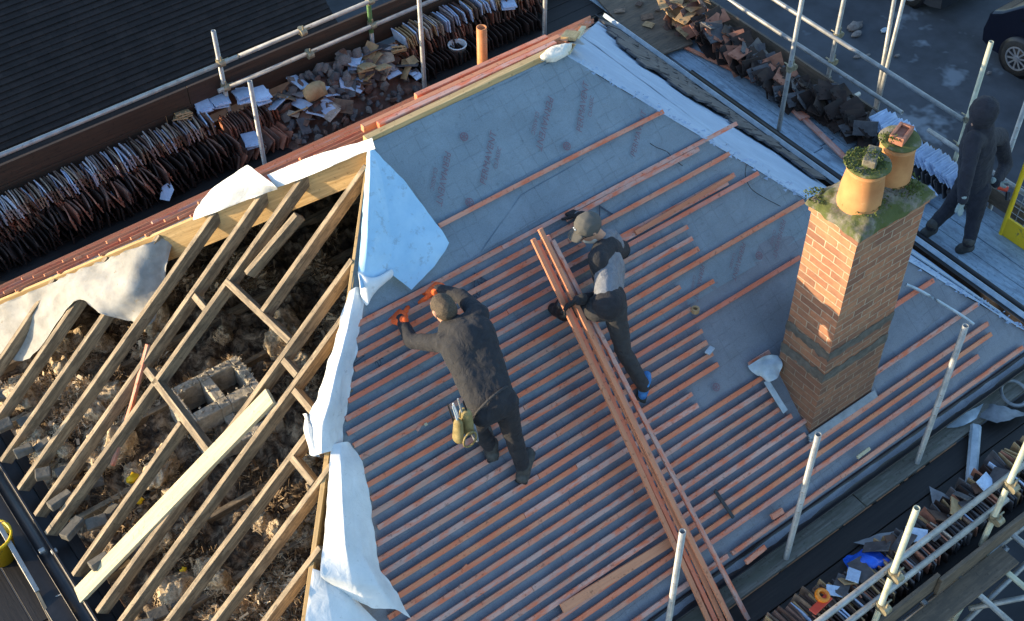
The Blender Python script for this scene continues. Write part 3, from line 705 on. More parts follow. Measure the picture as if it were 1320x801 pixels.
s = sheet('membrane_curl', Cc([[(461, 350, .06, 'L'), (468, 352, .12), (474, 360, .13), (482, 368, .1)], [(464, 370, .07), (472, 366, .15), (490, 358, .14), (503, 348, .1)], [(466, 384, .06), (474, 378, .12), (490, 368, .13), (505, 357, .09)], [(472, 394, .05), (475, 392, .08), (479, 382, .09), (483, 374, .07)]]), 'membrane', nu=20, nv=20, wr=.006)
tag(s, 'small white rolled membrane end below the blue triangular flap', 'membrane')
s = sheet('hip_membrane', Cc([
    [(450, 376, .02, 'L'), (459, 370, .04), (466, 372, .03), (472, 378, .02)],
    [(436, 428, .03, 'L'), (447, 428, .09), (456, 430, .05), (462, 432, .02)],
    [(420, 480, .04, 'L'), (433, 480, .14), (446, 480, .07), (454, 482, .02)],
    [(408, 520, .04, 'L'), (424, 520, .16), (438, 522, .08), (448, 524, .02)],
    [(397, 540, .03, 'L'), (415, 548, .13), (432, 552, .08), (442, 556, .02)],
    [(402, 588, .02, 'L'), (414, 585, .10), (430, 580, .06), (443, 574, .02)]]), 'membrane', wr=.014, ws=7, seed=4, lin=True)
tag(s, 'curled white membrane edge with a torn lower end lying along the hip', 'membrane')
tt = MB()
for a, b_, c in (((392, 534), (396, 533), (402, 582)), ((396, 545), (402, 540), (410, 586)), ((403, 548), (409, 545), (404, 588))):
    tt.poly([onL(*a, .06), onL(*b_, .08), onL(*c, .03)])
s = sheet('torn_membrane_strip', Cc([[(391, 534, .05, 'L'), (394, 533, .07, 'L'), (396, 534, .06, 'L')], [(394, 556, .07, 'L'), (398, 556, .10, 'L'), (403, 556, .06, 'L')], [(400, 585, .03, 'L'), (406, 588, .06, 'L'), (413, 590, .03, 'L')]]), 'membrane', nu=10, nv=16, wr=.02, ws=12)
tag(s, 'thin torn white strip hanging from the curled membrane over the rafters', 'membrane')
s = sheet('hip_membrane', Cc([
    [(427, 574, .03, 'L'), (438, 571, .07), (446, 570, .06), (451, 572, .03)],
    [(424, 610, .03, 'L'), (440, 605, .14), (455, 600, .08), (467, 595, .03)],
    [(421, 650, .03, 'L'), (442, 652, .20), (462, 652, .12), (478, 653, .03)],
    [(417, 700, .03, 'L'), (446, 706, .24), (468, 716, .18), (488, 730, .04)],
    [(413, 742, .05, 'L'), (455, 752, .20), (488, 755, .20), (512, 768, .05)],
    [(445, 765, .05), (478, 783, .10), (507, 785, .14), (529, 798, .04)]]), 'membrane', wr=.010, ws=5, seed=8, lin=True)
tag(s, 'white membrane with a sharp sunlit fold lying across the batten ends', 'membrane')
s = sheet('hip_membrane', Cc([
    [(403, 733, .03, 'L'), (418, 738, .08), (428, 744, .07), (440, 752, .05)],
    [(398, 768, .03, 'L'), (424, 772, .10), (444, 776, .10), (468, 784, .04)],
    [(392, 810, .03, 'L'), (430, 815, .10), (462, 815, .10), (497, 812, .03)],
    [(396, 860, .03, 'L'), (430, 865, .10), (470, 860, .10), (520, 850, .03)]]), 'membrane', wr=.01, ws=5, seed=12, lin=True)
tag(s, 'pale blue membrane sheet at the bottom edge of the photo', 'membrane')
s = sheet('ridge_membrane', Cc([
    [(252, 270, .05, 'L'), (272, 245, .09, 'L'), (296, 228, .12, 'L'), (319, 213, .13, 'L'), (337, 226, .12, 'L'), (355, 239, .09, 'L')],
    [(250, 277, .05, 'L'), (276, 259, .08, 'L'), (300, 245, .14, 'L'), (322, 234, .15, 'L'), (340, 238, .12, 'L'), (356, 240, .08, 'L')],
    [(249, 284, .03, 'L'), (275, 275, .03, 'L'), (300, 265, .03, 'L'), (320, 257, .03, 'L'), (340, 250, .03, 'L'), (358, 243, .03, 'L')]]), 'membrane', wr=.006, ws=4, seed=3, lin=True)
tag(s, 'white membrane with a raised triangular corner on the left hip', 'membrane')
s = sheet('ridge_membrane', Cc([
    [(345, 226, .06, 'L'), (372, 214, .07, 'L'), (402, 202, .07, 'L'), (434, 192, .07, 'L'), (466, 183, .06, 'L'), (480, 178, .05, 'L')],
    [(350, 234, .06, 'L'), (376, 224, .06, 'L'), (405, 211, .06, 'L'), (436, 198, .07, 'L'), (466, 189, .06, 'L'), (482, 186, .05, 'L')],
    [(354, 243, .03, 'L'), (380, 234, .03, 'L'), (408, 223, .03, 'L'), (438, 210, .03, 'L'), (466, 198, .03, 'L'), (484, 192, .04, 'L')]]), 'membrane', wr=.008, ws=6, seed=5)
tag(s, 'narrow white membrane strip running up the hip board to the ridge end', 'membrane')
s = sheet('soiled_membrane', Cc([
    [(-25, 404, .03, 'L'), (0, 393, .03, 'L'), (50, 372, .03, 'L'), (90, 355, .03, 'L'), (125, 340, .03, 'L'), (160, 326, .04, 'L'), (190, 314, .03, 'L'), (226, 301, -.13, 'L')],
    [(-25, 430, .0, 'L'), (5, 420, -.04, 'L'), (55, 412, -.06, 'L'), (96, 372, .05, 'L'), (128, 374, .05, 'L'), (164, 368, .04, 'L'), (194, 350, -.06, 'L'), (218, 330, -.14, 'L')],
    [(-25, 455, -.14, 'L'), (3, 456, -.13, 'L'), (38, 462, -.14, 'L'), (97, 389, .03, 'L'), (131, 405, .03, 'L'), (169, 414, -.13, 'L'), (196, 419, -.15, 'L'), (212, 370, -.15, 'L')]]), 'membraneold', nu=70, wr=.03, ws=5, seed=7)
tag(s, 'soiled grey-white membrane sagging between the rafters below the left hip', 'membrane')

# ------------------------------------------------------------------ loose timber
def top(o, label, cat, group=None): return tag(o, label, cat, group)
o = beam('plank', onL(99, 768, .015), onL(347, 510, .03), .145, .04, 'newwood', None, NL)
top(o, 'long pale new plank lying diagonally over the open rafters', 'plank')
a = onL(189, 444, .02); b_ = onL(143, 600, -.10)
o = beam('timber_lath', a, b_, .035, .03, 'batten', None, NL, bow=.02); top(o, 'thin pinkish lath leaning down between the open rafters', 'lath')
# bundle of battens in the worker's grip: measured on the slope
bd = [((688, 308), (914, 801), .075, 'redbatten'), ((693, 311), (923, 801), .065, 'batten'), ((701, 306), (932, 801), .08, 'redbatten'), ((706, 304), (944, 801), .06, 'batten'), ((697, 295), (948, 812), .115, 'redbatten'), ((713, 310), (967, 801), .07, 'batten')]
bl = ['red batten at the left edge of the carried bundle', 'second batten from the left in the carried bundle', 'third batten from the left in the carried bundle', 'fourth batten from the left in the carried bundle', 'orange batten lying on top of the carried bundle, its upper end sticking out furthest', 'rightmost batten of the bundle, splayed away from the rest at the eaves']
for (p, q, h, m_), lb in zip(bd, bl):
    A = onM(*p, h+.40); B = onM(*q, h+.01); B = B+(B-A)*.10
    o = beam('timber_batten', A, B, .038, .026, m_, None, NM, bow=random.uniform(-.015, .015)); top(o, lb, 'batten', 'battens in the bundle held by the capped worker')
lo = [((640, 360), (945, 225), .055, 'redbatten', 'red batten laid loose on the roof beside the capped worker, upper of a pair'),
      ((800, 316), (936, 237), .052, 'redbatten', 'red batten laid loose on the roof beside the capped worker, lower of a pair')]
for p, q, h, m_, lb in lo[:0]: pass
A, B = onM(725, 785, .055), onM(868, 697, .055); o = beam('timber_batten', A, B, .075, .024, 'redbatten', None, NM); top(o, 'wide red timber lying on the battens left of the lower scaffold pole', 'batten')
A, B = onM(820, 300, .058), onM(945, 227, .058); o = beam('timber_batten', A, B, .04, .024, 'redbatten', None, NM); top(o, 'short bright red batten lying on the others right of the capped worker', 'batten')
A, B = onM(945, 720, .05), onM(1000, 683, .05)
o = beam('batten_offcut', onM(959, 722, .05)+V((0, -.03, 0)), onM(984, 702, .05)+V((0, -.03, 0)), .045, .024, 'batten', None, NM); top(o, 'short batten offcut hanging over the eaves', 'offcut', 'batten offcuts near the eaves')
o = beam('batten_offcut', onM(996, 667, .055), onM(1010, 658, .055), .05, .03, 'batten', None, NM); top(o, 'small stubby wood offcut just above the eaves batten', 'offcut', 'batten offcuts near the eaves')
o = beam('batten_offcut', onM(1106, 590, .05), onM(1122, 578, .05), .03, .02, 'newwood', None, NM); top(o, 'tan wood sliver on the underlay between two scaffold poles', 'offcut', 'batten offcuts near the eaves')
for (p, lb) in (((538, 555), 'broken grey chip on the battens left of the kneeling tool pouch'), ((548, 548), 'pale chip on the battens beside the tool pouch'), ((597, 734), 'small red splinter on the lower battens'), ((594, 758), 'tiny red splinter below another on the lower battens')):
    A = onM(*p, .045); o = beam('wood_chip', A, A+V((random.uniform(.02, .05), random.uniform(.0, .03), 0)), .022, .012, 'newwood' if 'pale' in lb else 'batten', None, NM); top(o, lb, 'wood chip')
# straps / tools on the roof
o = beam('flat_bar', onM(922, 632, .06), onM(946, 668, .06), .03, .012, 'black', None, NM); top(o, 'dark flat steel bar lying across the battens', 'bar')
mb = MB(); mb.box((0, 0, 0), .05, .05, .03); mb.tube((.0, 0, .0), (.02, .13, 0), .008)
o = link('clip', MB().box((0, 0, .0), .09, .05, .02, Matrix.Rotation(.3, 3, 'Z')).mesh('clip', bevel=.004), 'leadblue', None, Matrix.Translation(onM(915, 452, .06))); top(o, 'small pale bracket at the end of a cut batten', 'bracket')
o = link('tape_roll', MB().lathe((0, 0, 0), [(.018, 0), (.035, 0), (.035, .04), (.018, .04), (.018, 0)], 20).mesh('tape_roll', smooth=False), 'tantile', None, Matrix.Translation(onM(896, 402, .03))); top(o, 'small brown roll on the underlay right of the capped worker', 'tape roll')
# cable / pipe lying on right part of the slope
pts = [onM(1168, 367, .05), onM(1190, 377, .07), onM(1235, 404, .07), (onM(1255, 418, .07))]
def rope(name, pts, r, m, parent=None, n=8, seg=30):
    mb = MB(); P = [crom(pts, i/seg) for i in range(seg+1)]
    rows = []
    for i, p in enumerate(P):
        d = (P[min(i+1, seg)]-P[max(i-1, 0)]).normalized(); a = d.orthogonal().normalized(); b = d.cross(a)
        rows.append([p+(a*math.cos(2*math.pi*k/n)+b*math.sin(2*math.pi*k/n))*r for k in range(n+1)])
    mb.grid(rows); return link(name, mb.mesh(name, smooth=True), m, parent)
top(rope('waste_pipe', pts, .014, 'leadblue'), 'thin pale grey pipe lying over battens right of the chimney', 'pipe')
top(rope('crease_cord', [onM(962, 213, .02), onM(961, 227, .02), onM(968, 243, .02), onM(985, 255, .02), onM(1006, 266, .02)], .0035, 'black', seg=40), 'thin black cable drawn for a dark crease in the underlay left of the chimney', 'crease_cord', None)  # both black cords are added to stand for shaded creases in the underlay
top(rope('crease_cord', [onM(838, 185, .02), onM(846, 190, .02), onM(860, 196, .02), onM(868, 205, .02), onM(880, 214, .02)], .0035, 'black', seg=40), 'thin black cable drawn for a dark crease near the top right of the underlay', 'crease_cord', None)

# ------------------------------------------------------------------ scaffold around the house
sca = empty('scaffold', (L+D+.6, -D-.3, GROUND), 'galvanised tube scaffold with timber decks wrapped round the house', 'scaffold')
RT = .026
def pole(x, y, ztop, m='galv', lean=(0, 0)):
    return rod('standard', (x-lean[0]*5, y-lean[1]*5, GROUND), (x, y, ztop), RT, m, sca)
def ptop(px, py, y=None, x=None, m='galv'):
    p = onY(px, py, y) if y is not None else onX(px, py, x); pole(p.x, p.y, p.z, m); return p
YB, YF, XR, XL = 4.36, -4.35, 6.62, -4.5
P_b1 = ptop(275, 40, y=YB); P_bi = ptop(322, 105, y=3.62); p = onY(547, 108, 3.62); pole(p.x, p.y, .2); p = onY(702, 36, 3.62); pole(p.x, p.y, .3)
p = onY(478, 35, YB); pole(p.x, p.y, -.9, 'galv'); rod('standard', (p.x, p.y, -2.55), (p.x, p.y, -.85), RT+.001, 'galvgreen', sca); pg = p
F1 = ptop(880, 685, y=-3.45); F2 = ptop(1055, 560, y=-3.45); F3 = ptop(1245, 420, y=-3.45)
FO1 = ptop(1182, 655, y=YF, m='galvyellow'); FO2 = onY(1303, 618, YF); pole(FO2.x, FO2.y, -1.4, 'galvyellow')
p = onZ(1003, 172, DECK); pole(p.x, p.y, 1.2); RI = p
p2 = onX(1065, 111, XR); pole(p2.x, p2.y, 1.2); 
RG = ptop(1278, 54, x=XR, m='galvyellow'); p3 = onX(1303, 190, XR); pole(p3.x, p3.y, -1.5)
rod('standard', (XR, onX(1052, 40, XR).y+.18, -2.1), (XR, onX(1052, 40, XR).y+.18, 1.0), RT, 'galv', sca)
def coupler(p, dirv=V((1, 0, 0))):
    mb = MB(); p = V(p); mb.tube(p-V((0, 0, .035)), p+V((0, 0, .035)), RT+.012, n=12); d = dirv.normalized()
    s_ = d.cross(V((0, 0, 1))); q = p+s_*.052
    mb.tube(q-d*.035, q+d*.035, RT+.012, n=12); mb.tube(p+s_*.02+d*.04+V((0, 0, .01)), p+s_*.02+d*.10+V((0, 0, .01)), .008, n=8); mb.tube(q+V((0, 0, .03)), q+V((0, 0, .09)), .008, n=8); mb.box(p+s_*.026, .05, .05, .05)
    link('coupler', mb.mesh('coupler', bevel=0), 'coupler', sca)
def rail(a, b, m='galv'): return rod('guardrail', a, b, RT, m, sca)
# back guard rails
z1 = onY(218, 110, YB-.05).z; z2 = onY(380, 76, YB-.05).z
rail((-6, YB-.05, z1), (.9, YB-.05, z1+.0)); rail((.92, YB-.05, z1), (7.2, YB-.05, z1+.02)); rail((P_b1.x-.1, YB-.05, z2), (7.0, YB-.05, z2))
for zz in (z1, z2): coupler((P_b1.x, YB, zz)); coupler((pg.x, YB, zz))
coupler((1.7, YB-.05, z1)); coupler((1.75, YB-.05, z2)); coupler((P_bi.x, 3.62, P_bi.z-.3)) if 0 else None
# right guard rails
za = onX(1115, 74, XR-.05).z; zb = onX(1050, 72, XR-.05).z
rail((XR-.05, 5.0, za), (XR-.05, onX(1237, 148, XR-.05).y-.05, za)); rail((XR-.05, 5.0, zb), (XR-.05, onX(1163, 145, XR-.05).y, zb))
rail((XR-.05, onX(1197, 165, XR-.05).y, zb), (XR-.05, -3.2, zb)); rail((XR-.05, RG.y+.05, za), (XR-.05, RG.y-1.6, za)) if 0 else None
for y in (p2.y, RG.y): coupler((XR, y, za), V((0, 1, 0))); coupler((XR, y, zb), V((0, 1, 0)))
coupler((XR, p2.y, DECK+.06), V((0, 1, 0))); coupler((RI.x, RI.y, DECK+.9), V((0, 1, 0)))
# front guard rails
z1 = onY(1188, 706, YF+.05).z; z2 = onY(1190, 726, YF+.05).z
z1 = onY(1303, 612, YF+.05).z; z2 = onY(1290, 650, YF+.05).z
rail((-1, YF+.05, z1), (3.4, YF+.05, z1)); rail((-1, YF+.05, z2), (3.3, YF+.05, z2)); rail((3.42, YF+.05, z1), (6.4, YF+.05, z1))
for q in (FO1, FO2):
    coupler((q.x, YF, z1)); coupler((q.x, YF, z2))
# left side
pole(-4.45, 1.9, -1.6); pole(-4.45, -1.5, -1.5)
# decks: separate boards
def deck(a, b, across, n, m, z=DECK, w=.222, skip=()):
    a, b, across = V(a), V(b), V(across)
    for i in range(n):
        if i in skip: continue
        o_ = across*(w*(i+.5)+.004*i); 
        mid = .45+.1*random.random(); q = a+(b-a)*mid; zz = V((0, 0, z+random.uniform(-.004, .004)))
        for s0, s1 in ((a, q), (q, b)):
            dd = (s1-s0).normalized()*.006
            beam('deck_board', s0+o_+zz+dd, s1+o_+zz-dd, w-.006, .038, m, sca, V((0, 0, 1)), bev=.004)
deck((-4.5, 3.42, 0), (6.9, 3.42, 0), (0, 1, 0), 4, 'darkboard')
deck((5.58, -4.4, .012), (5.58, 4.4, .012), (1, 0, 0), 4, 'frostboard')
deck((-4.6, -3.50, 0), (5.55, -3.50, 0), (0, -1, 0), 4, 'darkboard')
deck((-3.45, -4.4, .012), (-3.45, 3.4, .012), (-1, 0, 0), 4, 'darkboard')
beam('deck_board', (-1, -3.375, DECK+.045), (2.55, -3.375, DECK+.045), .25, .038, 'mossboard', sca); beam('deck_board', (2.56, -3.375, DECK+.05), (5.3, -3.375, DECK+.05), .25, .038, 'mossboard', sca)
# toe boards
beam('toe_board', (-4.6, YB+.05, DECK+.23), (1.2, YB+.05, DECK+.23), .035, .22, 'toeboard', sca); beam('toe_board', (1.21, YB+.05, DECK+.23), (7.0, YB+.05, DECK+.23), .035, .22, 'toeboard', sca)
zt = onY(0, 213, YB+.07).z; beam('toe_board', (-4.6, YB+.07, zt), (.3, YB+.07, zt), .035, .24, 'toeboard', sca); beam('toe_board', (.31, YB+.07, zt), (5.2, YB+.07, zt), .035, .24, 'toeboard', sca)
beam('toe_board', (-4.6, YB+.065, zt-.245), (.0, YB+.065, zt-.245), .03, .22, 'toeboard', sca); beam('toe_board', (.01, YB+.065, zt-.245), (5.2, YB+.065, zt-.245), .03, .22, 'toeboard', sca)
beam('toe_board', (XR-.08, -3.2, DECK+.23), (XR-.08, .7, DECK+.23), .03, .2, 'board', sca); beam('toe_board', (XR-.08, .72, DECK+.23), (XR-.08, 3.6, DECK+.23), .03, .2, 'board', sca)
beam('toe_board', (-1, YF-.03, DECK+.21), (2.42, YF-.03, DECK+.21), .035, .22, 'board', sca); beam('toe_board', (2.4, YF-.07, DECK+.19), (5.2, YF-.07, DECK+.19), .035, .22, 'board', sca)
beam('deck_board', (.5, YF-.20, DECK-.02), (3.2, YF-.20, DECK-.02), .2, .038, 'board', sca)
# transoms sticking out under the front deck, ledgers and braces
for x in (2.72, 3.08, 3.42, 2.30, 3.95): rod('transom', (x, -3.2, DECK-.08), (x, -5.02+random.uniform(-.05, .05), DECK-.08), RT, 'galvyellow' if x == 3.08 else 'galv', sca)
rod('ledger', (-1, YF-.06, DECK-.14), (6.5, YF-.06, DECK-.14), RT, 'galv', sca); rod('ledger', (-1, -3.5, DECK-.14), (6.5, -3.5, DECK-.14), RT, 'galv', sca)
rod('brace', (1.6, YF-.12, DECK-1.9), (3.3, YF-.12, DECK-.1), RT, 'galv', sca); rod('brace', (1.9, YF-.2, DECK-1.2), (4.3, YF-.2, DECK-.4), RT, 'galv', sca)
rod('brace', (2.6, YF-.1, DECK-2.6), (3.1, YF-.1, DECK-.1), RT, 'galvyellow', sca); rod('brace', (3.0, YF-.16, DECK-.75), (3.6, YF-.5, DECK-.65), RT, 'galv', sca)
for y in (-3.2, .62, 3.5): rod('transom', (5.4, y, DECK-.08), (6.95, y, DECK-.08), RT, 'galv', sca)
for x in (-2, .87, 3.0, 5.4): rod('transom', (x, 3.3, DECK-.08), (x, 4.75, DECK-.08), RT, 'galv', sca)
# ladder gate (yellow) on the right deck
lg = empty('ladder_gate', onZ(1292, 300, DECK), 'yellow metal ladder gate at the right edge of the scaffold deck', 'ladder gate')
g0 = onZ(1290, 303, DECK); gx = g0.x; gy = g0.y
link('kick_plate', MB().box((gx, gy-.5, DECK+.14), .03, 1.0, .24).mesh('kick_plate', bevel=.004), 'yellow', lg)
link('upright', MB().tube((gx, gy, DECK), (gx, gy, DECK+1.05), .026).mesh('upright', uv='fix'), 'yellow', lg); link('upright', MB().tube((gx, gy-1, DECK), (gx, gy-1, DECK+1.05), .026).mesh('upright'), 'yellow', lg)
link('top_bar', MB().tube((gx, gy, DECK+1.05), (gx, gy-1, DECK+1.05), .026).mesh('top_bar'), 'yellow', lg)
mm = MB()
for k in range(9): mm.tube((gx, gy-.1-.1*k, DECK+.26), (gx, gy-.1-.1*k, DECK+1.05), .004, n=6)
for k in range(8): mm.tube((gx, gy, DECK+.34+.09*k), (gx, gy-1, DECK+.34+.09*k), .004, n=6)
link('mesh_panel', mm.mesh('mesh_panel'), 'galv', lg)

# ------------------------------------------------------------------ stacked tiles on the scaffold
tb = MB(); nx_, ny_ = 6, 2
def tile_mesh(name, seed):
    random.seed(seed); mb = MB(); Lh, Wd, T = .262, .162, .013; R1, R2 = [], []
    for i in range(7):
        x = -Lh/2+Lh*i/6; zc = .006*math.cos(math.pi*(i/6-.5)); 
        R1.append(V((x, -Wd/2, zc))); R2.append(V((x, Wd/2, zc)))
    n = len(R1); c = random.random()
    v_ = []
    for i in range(n):
        e = random.uniform(-.002, .002); e2 = random.uniform(-.002, .002)
        v_ += [R1[i]+V((0, e, 0)), R2[i]+V((0, e2, 0)), R2[i]+V((0, e2, T)), R1[i]+V((0, e, T))]
    if c > .4: v_[-4] += V((-.02*c, 0, 0)); v_[-1] += V((-.02*c, 0, 0))
    mb.v = v_
    for i in range(n-1):
        for j in range(4): mb.f.append((i*4+j, i*4+(j+1) % 4, (i+1)*4+(j+1) % 4, (i+1)*4+j))
    mb.f += [(3, 2, 1, 0), tuple((n-1)*4+j for j in range(4))]
    for x in (-Lh/2+.02,): mb.box((x, -.03, T+.006), .014, .02, .013); mb.box((x, .03, T+.006), .014, .02, .013)
    return mb.mesh(name, bevel=0)
TM_ = []
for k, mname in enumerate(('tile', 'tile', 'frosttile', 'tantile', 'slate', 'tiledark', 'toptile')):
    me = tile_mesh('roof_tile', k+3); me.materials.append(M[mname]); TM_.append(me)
random.seed(21)
tiles = []      # (priority, matrix, kind, label, group)
def tmat(p, along, lean=0, yaw=0, mode='edge', jit=.02):
    """edge: tile stands on its long edge, thickness along 'along'"""
    along = V(along).normalized(); up = V((0, 0, 1)); y = up.cross(along)
    Rr = Matrix((y, up, along)).transposed() if mode == 'edge' else Matrix((along, y*-1 if False else up.cross(along), up)).transposed()
    Rr = Rr.to_4x4()
    J = Matrix.Rotation(lean+random.uniform(-jit, jit)*3, 4, y) @ Matrix.Rotation(yaw+random.uniform(-jit, jit)*2, 4, 'Z') @ Matrix.Rotation(random.uniform(-jit, jit), 4, along)
    return Matrix.Translation(V(p)) @ J @ Rr
def row(x0, x1, y, z, pitch, label, group, pr, lean=.25, axis='x', kinds=(0, 1), frost=0.0, jit=.03):
    x = x0
    while x < x1:
        p = V((x, y+random.gauss(0, .02), z+random.uniform(-.012, .022))) if axis == 'x' else V((y+random.uniform(-.02, .02), x, z+random.uniform(-.008, .012)))
        k = random.choice(kinds)
        if random.random() < frost: k = 2
        tiles.append((pr+random.random()*.5, tmat(p, (1, 0, 0) if axis == 'x' else (0, 1, 0), lean, 0, 'edge', jit), k, label, group))
        x += pitch*random.uniform(.8, 1.25)
G1 = 'tiles standing in the long stack on the left of the back scaffold'
lb = 'dark clay roof tile standing on edge in the long stack on the left back scaffold'
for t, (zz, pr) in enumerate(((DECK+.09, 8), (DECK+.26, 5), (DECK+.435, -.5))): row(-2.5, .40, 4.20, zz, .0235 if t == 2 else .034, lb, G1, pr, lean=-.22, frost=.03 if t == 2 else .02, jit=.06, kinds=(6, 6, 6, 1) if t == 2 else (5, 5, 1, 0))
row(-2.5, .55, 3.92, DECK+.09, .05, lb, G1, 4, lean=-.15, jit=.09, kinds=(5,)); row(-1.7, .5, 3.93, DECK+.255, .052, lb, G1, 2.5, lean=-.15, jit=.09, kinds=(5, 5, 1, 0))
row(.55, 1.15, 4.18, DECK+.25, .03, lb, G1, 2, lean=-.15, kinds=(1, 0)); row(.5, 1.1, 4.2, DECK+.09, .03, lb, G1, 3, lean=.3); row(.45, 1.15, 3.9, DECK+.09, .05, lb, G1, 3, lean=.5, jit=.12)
G2 = 'tiles standing in the stack on the right of the back scaffold'
lb2 = 'reddish roof tile standing on edge in the stack behind the orange vent pipe'
xs0 = onZ(505, 60, DECK+.3).x; xs1 = 4.9
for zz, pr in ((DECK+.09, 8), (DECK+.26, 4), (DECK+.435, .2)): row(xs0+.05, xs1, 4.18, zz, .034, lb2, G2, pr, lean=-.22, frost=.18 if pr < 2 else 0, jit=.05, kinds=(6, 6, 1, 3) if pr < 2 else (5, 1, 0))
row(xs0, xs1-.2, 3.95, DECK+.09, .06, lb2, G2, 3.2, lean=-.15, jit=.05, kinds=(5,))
G3 = 'slates piled at the far end of the right scaffold deck'
lb3 = 'dark slate slumped in the heap at the far end of the right deck'
for k in range(190):
    t = random.random(); p = V((6.12+random.uniform(-.17, .17), 3.0-2.3*t, DECK+.08+.34*random.random()*(1-.65*t)))
    tiles.append((.9 if p.z > DECK+.22 else 2.2, Matrix.Translation(p) @ Matrix.Rotation(random.gauss(.2, .45), 4, 'Z') @ Matrix.Rotation(random.gauss(.55, .28), 4, 'X') @ Matrix.Rotation(random.gauss(0, .2), 4, 'Y'), random.choice((4, 5, 5, 0)) if t > .2 else random.choice((3, 1, 3, 1)), lb3, G3))
G4 = 'slates piled in the middle of the right scaffold deck'
lb4 = 'dark slate in the heap on the right deck beyond the chimney pots'
for k in range(60):
    t = random.random(); p = V((6.22+random.uniform(-.14, .14), .66-.85*t, DECK+.08+.24*random.random()))
    tiles.append((1 if p.z > DECK+.2 else 2.5, Matrix.Translation(p) @ Matrix.Rotation(random.gauss(0, .5), 4, 'Z') @ Matrix.Rotation(random.gauss(.45, .3), 4, 'X') @ Matrix.Rotation(random.gauss(0, .25), 4, 'Y'), random.choice((4, 5, 5)), lb4, G4))
G5 = 'frosted tiles on the right scaffold deck'
lb5 = 'frosted blue-white tile leaning in the row behind the chimney pots'
for k in range(40):
    y = -.15-1.35*k/40; p = V((6.36+random.uniform(-.03, .03), y, DECK+.22+.10*(k < 12)))
    tiles.append((0, Matrix.Translation(p) @ Matrix.Rotation(random.uniform(-.1, .1), 4, 'Z') @ Matrix.Rotation(.75+random.uniform(-.1, .1), 4, 'X'), 2, lb5, G5))
for zz in (DECK+.08,): row(-1.6, .6, 6.33, zz, .06, lb4, G4, 4, lean=.4, axis='y', kinds=(4,), jit=.08)
for k in range(5):
    p = V((5.98, -.35-.2*k, DECK+.05+.02*k)); tiles.append((0, Matrix.Translation(p) @ Matrix.Rotation(random.uniform(-.3, .3), 4, 'Z'), 2, 'flat frosted tile lying on the right deck behind the chimney', 'flat frosted tiles behind the chimney'))
G6 = 'tiles stacked on the front scaffold deck'
lb6 = 'old roof tile standing on edge in the row along the front scaffold rails'
xa = .8; xb = 4.2
row(xa, xb, -4.14, DECK+.09, .028, lb6, G6, .7, lean=-.18, kinds=(0, 6, 5, 4, 5), frost=.06, jit=.05)
row(xa, 1.6, -3.95, DECK+.09, .03, 'sunlit orange tile edge in the row at the bottom of the photo', 'sunlit tiles at the bottom of the photo', .4, lean=.35, kinds=(1, 3, 1), frost=.1, jit=.06)
row(1.6, xb, -3.99, DECK+.07, .05, lb6, G6, 1.3, lean=.25, kinds=(4, 5, 0, 6), frost=.08, jit=.12)
# flat frosted stacks and tan tiles on the back stack
for (px, py), k, n_, lbl in (((234, 146), 3, 6, 'tan tile lying flat on the left back stack'), ((262, 134), 2, 3, 'frosted tile lying flat between the tan tiles and the first pole'), ((283, 128), 2, 3, 'frosted tile lying flat by the foot of the first pole'), ((312, 122), 2, 4, 'frosted tile lying flat left of the short inner pole'), ((336, 122), 2, 3, 'frosted tile lying flat right of the short inner pole'), ((470, 85), 3, 5, 'tan tile on the pile beside the green pole'), ((512, 62), 3, 5, 'tan tile standing at the left end of the stack behind the white tub'), ((494, 88), 3, 1, 'orange tan tile lying below the green pole'), ((325, 180), 2, 2, 'frosted tile lying low by the foot of the short inner pole'), ((612, 4), 2, 3, 'frosted tile on the stack at the top edge of the photo'), ((655, 2), 2, 3, 'frosted tile on the right end of the back stack')):
    top_z = DECK+.53 if py < 150 and px < 400 else DECK+.42
    if (px, py) == (325, 180): top_z = DECK+.2
    p = onZ(px, py, top_z)
    for i in range(n_):
        tiles.append((-1, Matrix.Translation(p+V((random.uniform(-.02, .02), random.uniform(-.02, .02), -.017*i))) @ Matrix.Rotation(1.3+random.uniform(-.25, .25), 4, 'Z') @ Matrix.Rotation(random.uniform(-.15, .15)+(.5 if k == 3 else .05), 4, 'Y'), k, lbl, lbl.replace(' tile ', ' tiles ')))
tiles.sort(key=lambda t: t[0])
for pr, mw, k, lbl, grp in tiles[:292]:
    o = bpy.data.objects.new('roof_tile', TM_[k]); col.objects.link(o); o.matrix_basis = mw; tag(o, lbl, 'roof tile', grp)
rest = MB(); rmi = []
for pr, mw, k, lbl, grp in tiles[292:]:
    b = len(rest.v); rest.v += [mw @ v_.co for v_ in TM_[k].vertices]; rest.f += [tuple(b+i for i in p.vertices) for p in TM_[k].polygons]; rmi += [k]*len(TM_[k].polygons)
if rest.v:
    me = rest.mesh('stacked_roof_tiles', uv=lambda c, n: (0, 0)); me.polygons.foreach_set('material_index', rmi)
    tag(link('stacked_roof_tiles', me, ['redbrick', 'rubbledark', 'frosttile', 'tantile', 'slate', 'tiledark', 'tantile']), 'remaining old roof tiles packed in the lower tiers of the stacks', 'roof tiles', kind='stuff')
print('tiles', len(tiles))
